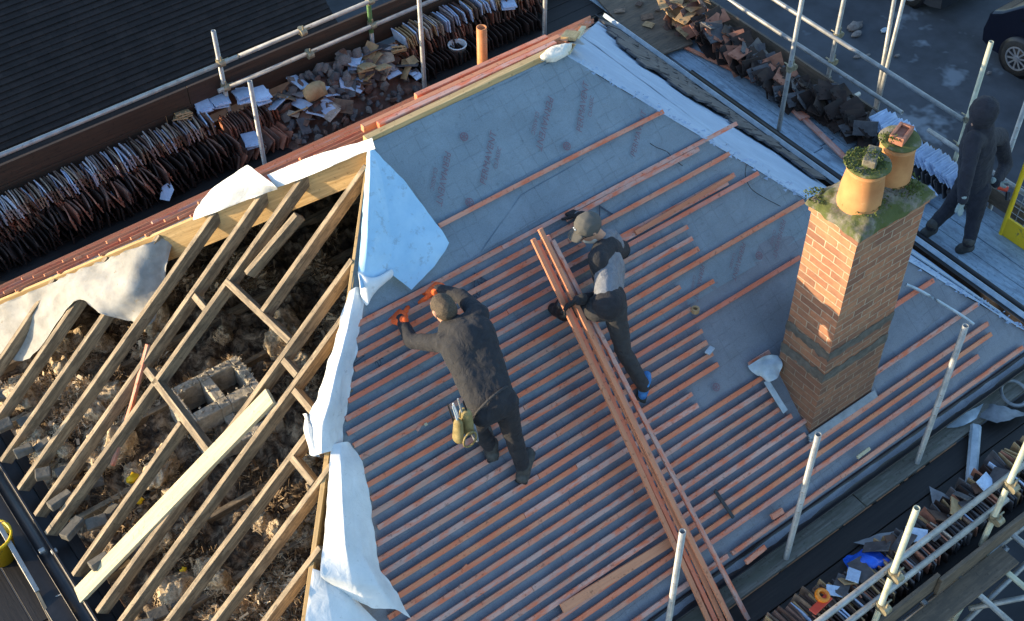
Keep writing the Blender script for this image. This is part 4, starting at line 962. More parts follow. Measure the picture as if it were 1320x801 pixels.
# ------------------------------------------------------------------ rubble heap on the back deck and odd pieces
random.seed(5)
def chunk_mesh(seed, m):
    random.seed(seed); bm = bmesh.new(); bmesh.ops.create_icosphere(bm, subdivisions=1, radius=1)
    sx, sy, sz = random.uniform(.7, 1.2), random.uniform(.6, 1), random.uniform(.45, .8)
    for v_ in bm.verts:
        k = 1+.9*noise.noise(v_.co*1.9+V((seed, 0, 0))); c = v_.co*k; c = V((round(c.x*2.2)/2.2*.5+c.x*.5, round(c.y*2.2)/2.2*.5+c.y*.5, round(c.z*2.5)/2.5*.5+c.z*.5)); v_.co = V((c.x*sx, c.y*sy, c.z*sz))
    me = bpy.data.meshes.new('rubble_lump'); bm.to_mesh(me); bm.free(); me.materials.append(M[m]); return me
CH = [chunk_mesh(i, m) for i, m in enumerate(('rubble', 'rubble', 'rubbledark', 'frosttile', 'slate', 'rubble', 'frosttile'))]
random.seed(31)
for i in range(170):
    x = random.uniform(1.15, 2.75); y = random.uniform(3.62, 4.30); hgt = .48*max(0, (y-3.5)/.85)*math.sin(math.pi*min(1, max(0, (x-.9)/2.2)))**.5
    z = DECK+.03+hgt*random.uniform(.75, 1.05); r = random.uniform(.03, .10)*(1.15 if y > 3.9 else .75)
    k = random.choice((0, 1, 2, 5, 5, 4, 0)) if hgt > .25 else random.choice((0, 2, 4, 4, 5))
    o = bpy.data.objects.new('rubble_lump', CH[k]); col.objects.link(o); o.location = (x, y, z); o.rotation_euler = [random.uniform(0, 6) for _ in range(3)]; o.scale = (r, r, r)
    tag(o, 'lump of broken mortar or brick in the rubble heap behind the ridge', 'rubble', 'lumps in the rubble heap on the back scaffold')
for i in range(60):
    x = random.uniform(1.15, 2.9); y = random.uniform(3.75, 4.25); z = DECK+.10+.42*(y-3.5)
    o = bpy.data.objects.new('broken_slab', TM_[random.choice((2, 2, 0, 4, 3, 6, 6))]); col.objects.link(o); o.location = (x, y, z); o.rotation_euler = (random.uniform(-.6, .6), random.uniform(-.6, .6), random.uniform(0, 6)); s_ = random.uniform(.5, 1.0); o.scale = (s_, s_, s_)
    tag(o, 'broken tile piece lying on the rubble heap behind the ridge', 'broken tile', 'broken tile pieces in the rubble heap')
base = MB(); rr = []
for i in range(30):
    r = []
    for j in range(14):
        x = 1.0+1.9*i/29; y = 3.6+.75*j/13; r.append(V((x, y, DECK+.0+.40*max(0, (y-3.6)/.75)*math.sin(math.pi*i/29)**.5+.06*noise.noise(V((x*8, y*8, 0))))))
    rr.append(r)
tag(link('rubble_fines', base.grid(rr).mesh('rubble_fines'), 'rubbledark'), 'fine brown rubble filling the heap on the back scaffold', 'rubble', kind='stuff')
p = onZ(405, 118, DECK+.45); o = lump('mortar_block', p, .13, 'tantile', None, (1.1, .8, .8), 9, 2, .3); tag(o, 'yellowish pointed block on top of the rubble heap', 'rubble')
p = onZ(212, 252, DECK+.03); o = link('blue_tag', MB().poly([(-.06, -.08, 0), (.05, -.08, 0), (.07, .05, .01), (.0, .13, .01), (-.07, .06, .02)]).mesh('blue_tag'), 'frosttile', None, Matrix.Translation(p+V((0, -.1, .1))) @ Matrix.Rotation(-.9, 4, 'Z') @ Matrix.Rotation(.5, 4, 'X')); tag(o, 'pale blue label-shaped scrap on the dark back deck', 'scrap')
# white tub
p = onZ(590, 76, DECK)
tub = link('tub', MB().lathe((0, 0, 0), [(0, .004), (.075, .004), (.09, .0), (.108, .20), (.115, .20), (.115, .215), (.102, .215), (.098, .20), (.084, .02), (0, .02)], 28).mesh('tub', smooth=True, uv='fix'), 'white', None, Matrix.Translation(p)); tag(tub, 'small white plastic tub standing on the back deck', 'tub')
# grey-brown scaffold landing and ground beyond the ridge end on the right deck
# loose planks on the right deck
for a, b_, lb, w in ((( 883, 60), (992, 111), 'upper of two long timber laths lying on the frosted right deck', .05), ((1012, 128), (1092, 205), 'lower timber lath lying on the frosted right deck by the slates', .07), ((1016, 130), (1038, 152), 'short wide board piece beside the lower lath on the right deck', .13)):
    A, B = onZ(*a, DECK+.06), onZ(*b_, DECK+.09); o = beam('timber_lath', A, B, w, .025, 'batten', None); tag(o, lb, 'lath')
# black guttering lengths lying on the right deck by the roof
A, B = onZ(905, 85, DECK+.08), onZ(1330, 395, DECK+.08); o = rod('black_pipe', (5.52, A.y, DECK+.06), (5.52, -3.3, DECK+.06), .035, 'black'); tag(o, 'long black pipe lying between the roof edge and the frosted deck', 'pipe')
o = beam('edge_board', (5.60, A.y, DECK+.045), (5.60, -3.4, DECK+.045), .05, .03, 'frostboard', None); tag(o, 'long thin frosted board along the inner edge of the right deck', 'board')
# brown plywood landing at the far right corner, with scraps on it
mb = MB(); q = [onZ(*p, DECK+.06) for p in ((752, -20), (860, -22), (893, 58), (838, 78))]; z_ = V((0, 0, .02))
mb.v = q+[p+z_ for p in q]; mb.f = [(3, 2, 1, 0), (4, 5, 6, 7), (0, 1, 5, 4), (1, 2, 6, 5), (2, 3, 7, 6), (3, 0, 4, 7)]
o = link('plywood_sheet', mb.mesh('plywood_sheet'), 'board', None); tag(o, 'brown plywood sheet lying on the deck beyond the ridge end', 'plywood sheet')
random.seed(40)
for k in range(9):
    p = onZ(random.uniform(775, 870), random.uniform(-5, 55), DECK+.10); o = bpy.data.objects.new('tile_fragment', TM_[random.choice((1, 3, 0))]); col.objects.link(o); o.location = p; s_ = random.uniform(.25, .6); o.scale = (s_, s_, s_); o.rotation_euler = (random.uniform(-.2, .2), random.uniform(-.2, .2), random.uniform(0, 6))
    tag(o, 'small tile fragment scattered on the brown plywood sheet', 'tile fragment', 'tile fragments on the plywood sheet')
# front deck clutter
def onD(px, py, h=0): return onZ(px, py, DECK+h)
o = sheet('blue_bag', [[onD(1087, 722, .02), onD(1112, 712, .10), onD(1140, 712, .08), onD(1152, 716, .03)], [onD(1090, 730, .04), onD(1115, 722, .20), onD(1140, 722, .17), onD(1155, 722, .05)], [onD(1096, 738, .02), onD(1118, 738, .12), onD(1138, 736, .10), onD(1152, 730, .02)]], 'bluebag', None, 30, 24, .03, 12, 2); tag(o, 'bright blue crumpled plastic bag on the front deck', 'bag')
o = sheet('grey_felt_scrap', [[onD(1100, 700, .02), onD(1130, 690, .04), onD(1162, 684, .03)], [onD(1120, 704, .03), onD(1145, 700, .08), onD(1172, 700, .05)]], 'lead', None, 14, 8, .01, 8); tag(o, 'grey felt scrap lying above the blue bag', 'felt scrap')
o = sheet('grey_felt_scrap', [[onD(1198, 627, .02), onD(1215, 636, .05), onD(1240, 650, .04)], [onD(1203, 655, .03), onD(1222, 662, .08), onD(1248, 665, .05)]], 'lead', None, 14, 8, .01, 8); tag(o, 'dark grey pointed felt scrap near the white downpipe', 'felt scrap')
o = sheet('pale_sheet', [[onD(1212, 548, .05), onD(1240, 535, .08), onD(1268, 520, .06)], [onD(1222, 552, .05), onD(1240, 550, .08), onD(1258, 540, .06)]], 'leadblue', None, 14, 8, .01, 8); tag(o, 'pale blue sheet lying at the right end of the eaves', 'sheet')
A, B = onD(1259, 545, .08), onD(1252, 628, .08); o = beam('downpipe', A, B, .10, .06, 'leadblue', None, bev=.02); tag(o, 'pale blue-white square downpipe lying on the front deck', 'downpipe')
o = sheet('dark_sheet', [[onD(1268, 522, .03), onD(1290, 524, .06), onD(1320, 534, .03)], [onD(1262, 540, .04), onD(1290, 545, .10), onD(1330, 532, .04)]], 'lead', None, 14, 8, .015, 8); tag(o, 'dark grey crumpled sheet beyond the downpipe', 'sheet')
mb = MB(); rr = []
for r_, z_ in ((.10, 0), (.14, .03), (.15, .05), (.12, .06), (.09, .03)): rr.append((r_, z_))
o = link('wire_coil', MB().lathe((0, 0, 0), [(.13, 0), (.15, .02), (.13, .04), (.11, .02), (.13, 0)], 30).mesh('wire_coil', smooth=True), 'lead', None, Matrix.Translation(onD(1306, 508, .06)) @ Matrix.Rotation(.3, 4, 'X')); tag(o, 'grey coiled ring lying at the right end of the front deck', 'coil')
# hand saw like orange tool
saw = empty('hand_tool', onD(1055, 776, .1), 'bright orange and red tool lying on the tiles of the front deck', 'tool')
q = onD(1060, 768, .24); link('tool_handle', MB().lathe((0, 0, 0), [(.035, -.02), (.062, -.018), (.066, .0), (.062, .018), (.035, .02), (.035, -.02)], 18, V((.2, -.2, 1)).normalized()).mesh('tool_handle', smooth=True, uv='fix'), 'orange', saw, Matrix.Translation(q))
link('tool_blade', MB().box((0, 0, 0), .22, .07, .012).mesh('tool_blade', bevel=.004), 'redplastic', saw, Matrix.Translation(onD(1058, 779, .23)) @ Matrix.Rotation(.1, 4, 'Z'))
random.seed(77)
for i, (px, py) in enumerate(((1075, 762), (1085, 755), (1092, 750), (1100, 742), (1070, 772), (1110, 735), (1130, 706), (1165, 700), (1180, 690), (1215, 668), (1232, 655), (1246, 650), (1262, 628), (1270, 622), (1285, 618), (1240, 640), (1205, 690), (1150, 704))):
    k = (2, 4, 3, 2, 1, 4, 4, 4, 2, 1, 3, 4, 1, 2, 4, 4, 4, 0)[i]
    o = bpy.data.objects.new('tile_fragment', TM_[k]); col.objects.link(o); o.location = onD(px, py, .17+random.random()*.05); o.rotation_euler = (random.uniform(-.5, .5), random.uniform(-.5, .5), random.uniform(0, 3)); s_ = random.uniform(.5, .95); o.scale = (s_,)*3
    tag(o, 'loose tile fragment lying flat on the front deck stack', 'tile fragment', 'loose tile fragments on the front deck')
# left deck: yellow bucket with a spirit level across it
bp = onZ(2, 716, DECK+.02)
bk = empty('bucket', bp, 'yellow plastic bucket on the dark deck at the left edge of the photo', 'bucket')
link('bucket_body', MB().lathe(bp, [(0, .004), (.12, .004), (.125, 0), (.155, .28), (.165, .28), (.165, .30), (.148, .30), (.118, .02), (0, .02)], 32).mesh('bucket_body', smooth=True, uv='fix'), 'yellow', bk)
link('bucket_contents', MB().lathe(bp, [(0, .16), (.137, .16)], 24).mesh('bucket_contents'), 'black', bk)
hp = [bp+V((.16*math.cos(t), .16*math.cos(t)*.3, .28+.10*math.sin(t))) for t in [math.pi*i/8 for i in range(9)]]
rope('bucket_handle', hp, .004, 'galv', bk, 6, 24)
A = onZ(-4, 672, DECK+.36); B = onZ(48, 762, DECK+.14); o = beam('metal_bar', A, B, .04, .03, 'galv', None); tag(o, 'grey metal straight edge resting across the yellow bucket', 'metal bar')
A = onZ(46, 760, DECK+.13); B = onZ(66, 800, DECK+.05); o = beam('brown_stick', A, B, .03, .03, 'rafter', None); tag(o, 'brown wooden handle lying beyond the grey bar', 'handle')
o = rope('wire', [onD(60, 775, .05), onD(75, 768, .08), onD(92, 762, .1)], .006, 'galv'); tag(o, 'short grey wire beside the gutter', 'wire')
o = rope('wire', [onD(90, 768, .1), onD(92, 782, .06), onD(103, 790, .05), onD(115, 797, .05), onD(100, 790, .06)], .005, 'white'); tag(o, 'thin white wire loop below the end of the pale plank', 'wire')
for px, py in ((54, 710), (70, 711)): o = link('gutter_bracket', MB().box((0, 0, 0), .05, .04, .03).mesh('gutter_bracket', bevel=.004), 'galv', house, Matrix.Translation(onD(px, py, .22)))
# ------------------------------------------------------------------ loft below the open rafters
random.seed(3)
LZ = -2.86
def hgt(x, y):
    return LZ+.12*math.exp(-((x+1.45)**2+(y-.25)**2)/.5)+.10*noise.noise(V((x*1.7, y*1.7, 0)))+.12*noise.noise(V((x*4.5, y*4.5, 2)))+.07*abs(noise.noise(V((x*11, y*11, 5))))+.05*noise.noise(V((x*24, y*24, 1)))
rr = [[V((-D+.2+4.6*i/190, -3.1+6.2*j/250, hgt(-D+.2+4.6*i/190, -3.1+6.2*j/250))) for j in range(251)] for i in range(191)]
tag(link('loft_insulation', MB().grid(rr).mesh('loft_insulation', smooth=True), 'insul'), 'brown old insulation and debris covering the loft floor', 'insulation', kind='stuff')
# torn flakes and straw on top of it
fl = MB(); sh = []
NV = 0
def addf(pts, s_):
    global NV
    fl.poly(pts); sh.extend([s_]*len(pts))
clumps = [(random.uniform(-3.1, .6), random.uniform(-3.0, 2.8), random.uniform(.08, .30), random.random()) for _ in range(80)]
clumps += [(x, y, .22, .95) for x, y in ((-2.35, 1.55), (-2.0, 1.2), (-2.3, 1.1), (-2.55, 1.3), (-.9, -.35), (-.7, -.55), (-1.3, -.9), (-1.9, -1.25), (-2.2, -1.4), (-2.0, -2.0), (-1.6, -1.8), (-2.45, -1.7), (-1.1, -1.4))]
for cx_, cy_, r_, br in clumps:
    n_ = int(2600*r_*r_/.04*.5)+120
    for _ in range(min(n_, 620)):
        a = random.uniform(0, 6.28); q = r_*random.random()**.6; x, y = cx_+q*math.cos(a), cy_+q*math.sin(a)
        if x < -D+.22: continue
        z = hgt(x, y)+random.uniform(0, .16)*(1-q/r_)*(r_/.2)
        d = V((random.gauss(0, 1), random.gauss(0, 1), random.gauss(.2, .7))).normalized(); ln = random.uniform(.02, .085); w_ = random.uniform(.0012, .0045) if random.random() < .85 else random.uniform(.008, .018)
        e = d.cross(V((random.gauss(0, 1), random.gauss(0, 1), random.gauss(0, 1)))).normalized()*w_; k = V((0, 0, random.uniform(-.01, .015)))
        p = V((x, y, z)); s_ = min(1, max(0, br*.7+random.gauss(.12, .2)))
        fl.v += [p-e, p+e, p+d*ln+e+k, p+d*ln-e+k]; b = len(fl.v)-4; fl.f.append((b, b+1, b+2, b+3)); sh.extend([s_]*4)
me = fl.mesh('insulation_tufts', uv=lambda c, n: (0, 0))
at = me.attributes.new('shade', 'FLOAT', 'POINT'); at.data.foreach_set('value', sh[:len(me.vertices)])
tag(link('insulation_tufts', me, 'flake'), 'loose straw-like tufts and flakes scattered over the loft', 'insulation', kind='stuff')
# crumpled wads of insulation one can tell apart
random.seed(8)
def wad(seed):
    bm = bmesh.new(); bmesh.ops.create_icosphere(bm, subdivisions=4, radius=1)
    for v_ in bm.verts:
        c = v_.co.copy(); k = 1+.5*noise.noise(c*1.3+V((seed, 0, 0)))-.45*abs(noise.noise(c*2.6+V((0, seed, 0))))-.2*abs(noise.noise(c*6+V((0, 0, seed)))); v_.co = c*k
    me = bpy.data.meshes.new('insulation_wad'); bm.to_mesh(me); bm.free(); me.materials.append(M['wad'])
    for p in me.polygons: p.use_smooth = True
    return me
wads = []
WD = [wad(i*3.3) for i in range(5)]
for i in range(120):
    x, y = random.uniform(-2.95, -.3), random.uniform(-2.8, 2.3)
    if -2.15 < x < -.95 and -.35 < y < 1.2: continue
    if x > -.9 and random.random() < .6: continue
    r_ = random.uniform(.06, .14)*(1.6 if i % 3 == 0 else .9); o = bpy.data.objects.new('insulation_wad', WD[i % 5]); col.objects.link(o); o.location = (x, y, hgt(x, y)+.07); o.rotation_euler = [random.uniform(0, 6) for _ in range(3)]; o.scale = (r_*random.uniform(.8, 1.4), r_, r_*.75)
    wads.append((V(o.location), r_)); tag(o, 'crumpled brown wad of old insulation between the ceiling joists', 'insulation wad', 'insulation wads in the loft')
fz = MB(); shz = []
for c_, r_ in wads:
    for _ in range(260):
        d = V((random.gauss(0, 1), random.gauss(0, 1), abs(random.gauss(0, 1)))).normalized(); p = c_+V((d.x*r_*1.0, d.y*r_*.95, d.z*r_*.72))
        t_ = V((random.gauss(0, 1), random.gauss(0, 1), random.gauss(0, .6))); t_ = (t_-d*t_.dot(d)*.9).normalized(); ln = random.uniform(.015, .06); e = t_.cross(d).normalized()*random.uniform(.0008, .003)
        q = p+t_*ln+V((0, 0, -.3*ln)); fz.v += [p-e, p+e, q+e, q-e]; b = len(fz.v)-4; fz.f.append((b, b+1, b+2, b+3)); shz.extend([min(1, max(0, random.gauss(.62, .2)))]*4)
me = fz.mesh('insulation_fibres', uv=lambda c, n: (0, 0)); at = me.attributes.new('shade', 'FLOAT', 'POINT'); at.data.foreach_set('value', shz[:len(me.vertices)])
tag(link('insulation_fibres', me, 'flake'), 'fine pale fibres standing off the insulation wads', 'insulation', kind='stuff')
# bricks and blocks left along the wall head between rafter feet
random.seed(9)
for i, (y, x) in enumerate(((1.52, -2.75), (1.15, -2.75), (.8, -2.7), (.5, -2.7), (.15, -2.72), (-.3, -2.7), (1.9, -2.8), (-1.0, -2.7), (-1.4, -2.72), (-1.75, -2.65), (-2.1, -2.7))):
    for k in range(3):
        me = MB().box((0, 0, 0), .215*random.uniform(.6, 1), .10, .065).mesh('brick', bevel=.008); o = link('loose_brick', me, 'oldmortar', None, Matrix.Translation(V((x-.16*k+random.uniform(-.03, .03), y+random.uniform(-.04, .04), LZ+.14+.03*k))) @ Matrix.Rotation(random.uniform(-.5, .5), 4, 'Z') @ Matrix.Rotation(random.uniform(-.4, .4), 4, 'X'))
        tag(o, 'mortar-caked brick sitting at the wall head between two rafter feet', 'brick', 'loose bricks along the wall head')
for (px, py, r_) in ((171, 617, .055), (180, 646, .035), (236, 735, .03)):
    p = onZ(px, py, -2.75); o = lump('yellow_scrap', p, r_, 'yellow', None, (1, .8, .6), px, 2, .6); tag(o, {171: 'yellow plastic scrap between the rafters, the largest one', 180: 'small yellow scrap just below the larger yellow one', 236: 'tiny yellow scrap low in the loft'}[px], 'scrap')
# ceiling joists
for k in range(8): beam('ceiling_joist', (-D+.2, 2.3-.66*k, LZ+.10), (1.2, 2.3-.66*k, LZ+.10), .05, .09, 'rafter', house)
# remains of an old brick flue between the trimmers
BT = -2.50
_c = [onZ(*q, BT) for q in ((305, 462), (213, 507), (333, 494))]; BX1 = _c[0].x+.02; BX0 = _c[1].x; BY1 = (_c[0].y+_c[1].y)/2+.03; BY0 = BY1-.80; _w = BX1-BX0
print('flue', BX0, BX1, BY0, BY1)
fx = MB(); g = .105
def wallbox(xa, xb, ya, yb, zt=BT): fx.box(((xa+xb)/2, (ya+yb)/2, (zt-3.6)/2), abs(xb-xa), abs(yb-ya), zt+3.6)
xs = [BX0, BX0+.085, BX0+(_w-.1)/2, BX0+(_w+.1)/2, BX1-.085, BX1]; ys = [BY0, BY0+.09, BY0+.33, BY0+.44, BY1-.09, BY1]
holes = [((xs[i], xs[i+1]), (ys[j], ys[j+1])) for i in (1, 3) for j in (1, 3)]
for i in range(5):
    for j in range(5):
        if i in (1, 3) and j in (1, 3): continue
        zt = BT - (.12 if j < 2 else 0)-(.10 if i < 1 and j < 2 else 0)
        wallbox(xs[i], xs[i+1], ys[j], ys[j+1], zt+random.uniform(-.008, .0))
o = link('old_flue_stub', fx.mesh('old_flue_stub'), 'soot', None); tag(o, 'sooty brick flue stub with square black holes among the rafters', 'flue stub')
md = o.modifiers.new('b', 'BEVEL'); md.width = .008
link('flue_shade_plate', MB().box(((BX0+BX1)/2, (BY0+BY1)/2, BT-.30), _w-.05, .72, .02).mesh('flue_shade_plate'), 'void', o)  # black plate set below the rim so the holes look unlit
mo = MB(); random.seed(4)
for i in range(200):
    x, y = random.uniform(BX0-.01, BX1+.01), random.uniform(BY0, BY1+.01)
    if any(a[0]+.01 < x < a[1]-.01 and b[0]+.01 < y < b[1]-.01 for a, b in holes): continue
    s_ = random.uniform(.008, .028); mo.box((x, y, BT+.0-(.12 if y < ys[2] else 0)), s_, s_*random.uniform(.5, 1), s_*.8, Matrix.Rotation(random.uniform(0, 3), 3, 'Z') @ Matrix.Rotation(random.uniform(-.6, .6), 3, 'X'))
tag(link('mortar_crumbs', mo.mesh('mortar_crumbs'), 'soot', o), kind='stuff')

# ------------------------------------------------------------------ neighbour's roof, street, ground
nb = empty('neighbouring_house', (0, 7, GROUND), 'neighbouring house with a dark plain tiled roof', 'house')
nz0 = -5.2; ny0 = onZ(0, 222, nz0).y; p_ = math.radians(38)
xr = 4.2
sl = 5.5; W_ = V((0, math.cos(p_), math.sin(p_)))
A = V((-9, ny0, nz0)); B = V((xr, ny0, nz0))
rr = []
nrow = 62
for i in range(nrow):
    for e in (0, 1):
        t = (i+e)*sl/nrow; lift = .022 if e == 0 else .0
        rr.append([V((-9+(xr+9)*j/40, 0, 0))+V((0, ny0, nz0))+W_*t+V((0, -math.sin(p_), math.cos(p_)))*(lift+.008*noise.noise(V((j*.9, i*.4, 0)))) for j in range(41)])
link('roof', MB().grid(rr).mesh('roof', uv=lambda c, n: (c.x, (c.y-ny0)/math.cos(p_))), 'darktiles', nb)
wl = MB(); wl.box(((xr-9)/2, ny0+.35+6.1, (GROUND+nz0)/2-.1), xr+9-.5, 12.2, nz0-GROUND-.2); link('wall', wl.mesh('wall'), 'wallbrick', nb)
link('gutter', MB().box(((xr-9)/2, ny0-.01, nz0-.02), xr+9, .11, .07).mesh('gutter', bevel=.01), 'black', nb)
tpz = nz0+sl*math.sin(p_); tpy = ny0+sl*math.cos(p_)
link('roof', MB().poly([(-9, tpy, tpz), (xr, tpy, tpz), (xr, 2*tpy-ny0, nz0), (-9, 2*tpy-ny0, nz0)]).mesh('roof', uv=lambda c, n: (c.x, c.y)), 'darktiles', nb)
for xx in (-8.75, xr-.25): link('gable_wall', MB().poly([(xx, ny0+.3, nz0-.1), (xx, 2*tpy-ny0-.3, nz0-.1), (xx, tpy, tpz-.1)]).mesh('gable_wall'), 'wallbrick', nb)
# lower roof at the right bottom corner
lw = empty('outbuilding', (6, -8, GROUND), 'low outbuilding with a dark tiled roof in the bottom right corner', 'outbuilding')
zz = -5.3; q = [V((-3, -4.9, zz)), V((12, -4.9, zz)), V((12, -10, zz-.9)), V((-3, -10, zz-.9))]
mb = MB(); rows_ = []
for i in range(30):
    for e in (0, 1):
        t = (i+e)/30; rows_.append([q[0].lerp(q[3], t)+(q[1]-q[0])*(j/30)+V((0, 0, .03 if e else 0)) for j in range(31)])
link('roof', mb.grid(rows_).mesh('roof', uv=lambda c, n: (c.x*.5, c.y*.5)), 'darktiles', lw)
link('wall', MB().box((4.5, -7.4, (GROUND+zz-1)/2), 14.6, 4.7, zz-1-GROUND).mesh('wall'), 'wallbrick', lw)
# ground
gm = MB(); n = 60
rr = [[V((-300+600*i/n, -300+600*j/n, GROUND-.02)) for j in range(n+1)] for i in range(n+1)]
tag(link('ground', gm.grid(rr).mesh('ground'), 'asphalt'), kind='structure')
rr = [[V((7.5+12*i/90, -8+24*j/160, GROUND+.012*noise.noise(V((i*.1, j*.1, 0))))) for j in range(161)] for i in range(91)]
tag(link('road', MB().grid(rr).mesh('road', smooth=True), 'asphalt'), kind='structure')
# debris on the road
random.seed(13)
for (px, py, r_, m_, lb) in ((1102, 34, .16, 'rubble', 'grey crumpled rubbish lump on the road, nearest the tall pole'), (1104, 44, .10, 'rubble', 'small pale box-like scrap on the road below the rubbish lump'), (1140, 39, .08, 'leadblue', 'thin pale scrap on the road between the poles and the cars'), (1105, 73, .06, 'rubble', 'small pale stone on the road near the upper rail'), (1119, 71, .04, 'rubble', 'tiny stone on the road right of a small pale stone'), (1156, 72, .05, 'rubble', 'small chip of rubble on the road behind the two thin poles'), (1275, 94, .05, 'rubble', 'small chip on the road left of the alloy wheel')):
    p = onZ(px, py, GROUND+.04); tag(lump('road_debris', p, r_, m_, None, (1.2, .7, .4), px, 2, .5), lb, 'debris')
for k, (px, py, sx, sy) in enumerate(((1190, 82, .8, .35), (1195, 55, .55, .3), (1160, 110, .5, .3))):
    p = onZ(px, py, GROUND+.016); mb = MB(); pts = []
    for i in range(26):
        t = 2*math.pi*i/26; q = 1+.5*noise.noise(V((math.cos(t)*2, math.sin(t)*2, k*5))); pts.append((p.x+sx*q*math.cos(t), p.y+sy*q*math.sin(t), p.z))
# two leaning poles standing in the street
for k, (a, b_, lb) in enumerate((((1137, 90), (1158, -30), 'thin blue-grey pole standing in the street, left of a close pair'), ((1143, 88), (1172, -30), 'thin blue-grey pole standing in the street, right of a close pair'))):
    A = onX(*a, 10.2); B = onX(*b_, 10.2); d = (A-B).normalized(); t = (GROUND-A.z)/d.z; A = A+d*t
    tag(rod('site_pole', A, B, .03, 'galv'), lb, 'pole')
# ------------------------------------------------------------------ cars
def wheel(car, x, y, z, side, r=.33):
    w = link('wheel', MB().lathe((x, y, z), [(r*.62, -.10), (r*.97, -.10), (r, -.08), (r, .08), (r*.97, .10), (r*.62, .10), (r*.62, -.10)], 36, V((1, 0, 0))).mesh('tyre', smooth=True, uv='fix'), 'rubber', car)
    mb = MB(); xo = x+side*.085
    mb.lathe((xo, y, z), [(r*.60, -.02), (r*.68, -.02), (r*.70, .0), (r*.68, .02), (r*.60, .015), (r*.60, -.02)], 36, V((1, 0, 0)))
    mb.lathe((xo, y, z), [(0, .03*side), (.05, .03*side), (.055, 0), (0, 0)], 16, V((1, 0, 0)))
    for k in range(10):
        a = 2*math.pi*k/10; rot = Matrix.Rotation(-a, 3, 'X'); c = V((xo, y, z))+rot @ V((0, 0, r*.33)); mb.box(c, .02, r*.10, r*.60, rot)
    link('rim', mb.mesh('rim'), 'alloy', w)
    link('brake_disc', MB().lathe((x+side*.03, y, z), [(0, 0), (r*.5, 0)], 24, V((1, 0, 0))).mesh('brake_disc'), 'black', w)
def car(name, x, y0, length, m, label, height=1.45, z=GROUND):
    """car parked along Y; its near side faces -X; body starts at y0 and runs to +Y"""
    c = empty(name, (x, y0+length/2, z), label, 'car')
    # side outline (y from bonnet end to tail, z)
    prof = [(0, .30), (.02, .55), (.12, .72), (.9, .92), (1.15, .98), (1.75, 1.38), (2.1, height), (3.2, height), (3.75, 1.30), (4.15, .98), (length-.05, .88), (length, .55), (length-.04, .30), (length-.25, .22), (3.85, .22), (.25, .22)]
    W2 = .88; mb = MB(); rows_ = []
    for s_, ins, in ((-1, 0), (-.92, .0), (0, 0), (.92, 0), (1, 0)):
        r = []
        for (py, pz) in prof:
            k = max(0, (pz-.9)/(height-.9)); half = W2-(.20*k); xx = s_*half
            sh = .05 if abs(s_) == 1 else 0; cy_ = length/2; r.append(V((x+.9+xx, y0+py+(cy_-py)*sh*.25, z+pz-(.03 if abs(s_) == 1 and pz > .5 else 0))))
        rows_.append(r+[r[0]])
    mb.grid(rows_); b = len(mb.v)
    for r in (rows_[0], rows_[-1]): mb.poly(r[:-1])
    me = mb.mesh('body'); bo = link('body', me, m, c)
    md = bo.modifiers.new('bev', 'BEVEL'); md.width = .05; md.segments = 3; md.limit_method = 'ANGLE'; md.angle_limit = math.radians(25)
    for p in me.polygons: p.use_smooth = True
    # windows just proud of the near side and roof slopes
    for s_ in (-1, 1):
        for nm, pts in (('side_window', [(1.35, 1.02), (1.85, 1.34), (2.45, 1.36), (2.45, 1.02)]), ('side_window', [(2.52, 1.02), (2.52, 1.36), (3.2, 1.35), (3.75, 1.03)])):
            q = []
            for (py, pz) in pts:
                k = max(0, (pz-.9)/(height-.9)); q.append(V((x+.9+s_*(W2-.20*k+.006), y0+py, z+pz-.02)))
            link(nm, MB().poly(q).mesh(nm), 'glass', c)
    for nm, (ya, za_), (yb, zb_) in (('windscreen', (1.2, 1.02), (1.95, 1.42)), ('rear_window', (4.1, 1.02), (3.35, 1.41))):
        link(nm, MB().poly([V((x+.2, y0+ya, z+za_+.01)), V((x+1.6, y0+ya, z+za_+.01)), V((x+1.5, y0+yb, z+zb_+.01)), V((x+.3, y0+yb, z+zb_+.01))]).mesh(nm), 'glass', c)
    for yy in (.78, length-.82):
        for s_ in (-1, 1):
            link('wheel_arch', MB().lathe((x+.9+s_*.80, y0+yy, z+.33), [(.0, -.085*1), (.38, -.085), (.39, .09), (.30, .092), (0, .05)], 32, V((1, 0, 0))).mesh('wheel_arch', smooth=True), 'black', c)
            wheel(c, x+.9+s_*.80, y0+yy, z+.33, s_)
    link('sill', MB().box((x+.04, y0+length/2, z+.27), .05, length-2.5, .10).mesh('sill', bevel=.01), 'black', c)
    link('door_mirror', MB().box((x-.04, y0+1.55, z+1.0), .16, .10, .12).mesh('door_mirror', bevel=.03), m, c)
    for yy in (2.48,): link('door_handle', MB().box((x+.01, y0+yy+.35, z+.82), .03, .16, .03).mesh('door_handle', bevel=.008), m, c)
    link('headlight', MB().box((x+.25, y0+.10, z+.66), .34, .14, .12).mesh('headlight', bevel=.02), 'glass', c); link('headlight', MB().box((x+1.55, y0+.10, z+.66), .34, .14, .12).mesh('headlight', bevel=.02), 'glass', c)
    link('tail_light', MB().box((x+.2, y0+length-.08, z+.75), .25, .12, .14).mesh('tail_light', bevel=.02), 'glass', c); link('tail_light', MB().box((x+1.6, y0+length-.08, z+.75), .25, .12, .14).mesh('tail_light', bevel=.02), 'glass', c)
    link('number_plate', MB().box((x+.9, y0-.012, z+.42), .5, .02, .11).mesh('number_plate'), 'white', c)
    return c
car('parked_car', 15.0, 4.95, 4.3, 'cargrey', 'dark grey parked car cut off by the top edge of the photo')
car('parked_car', 14.85, -.45, 4.4, 'carblue', 'navy blue parked car with alloy wheels at the top right corner')

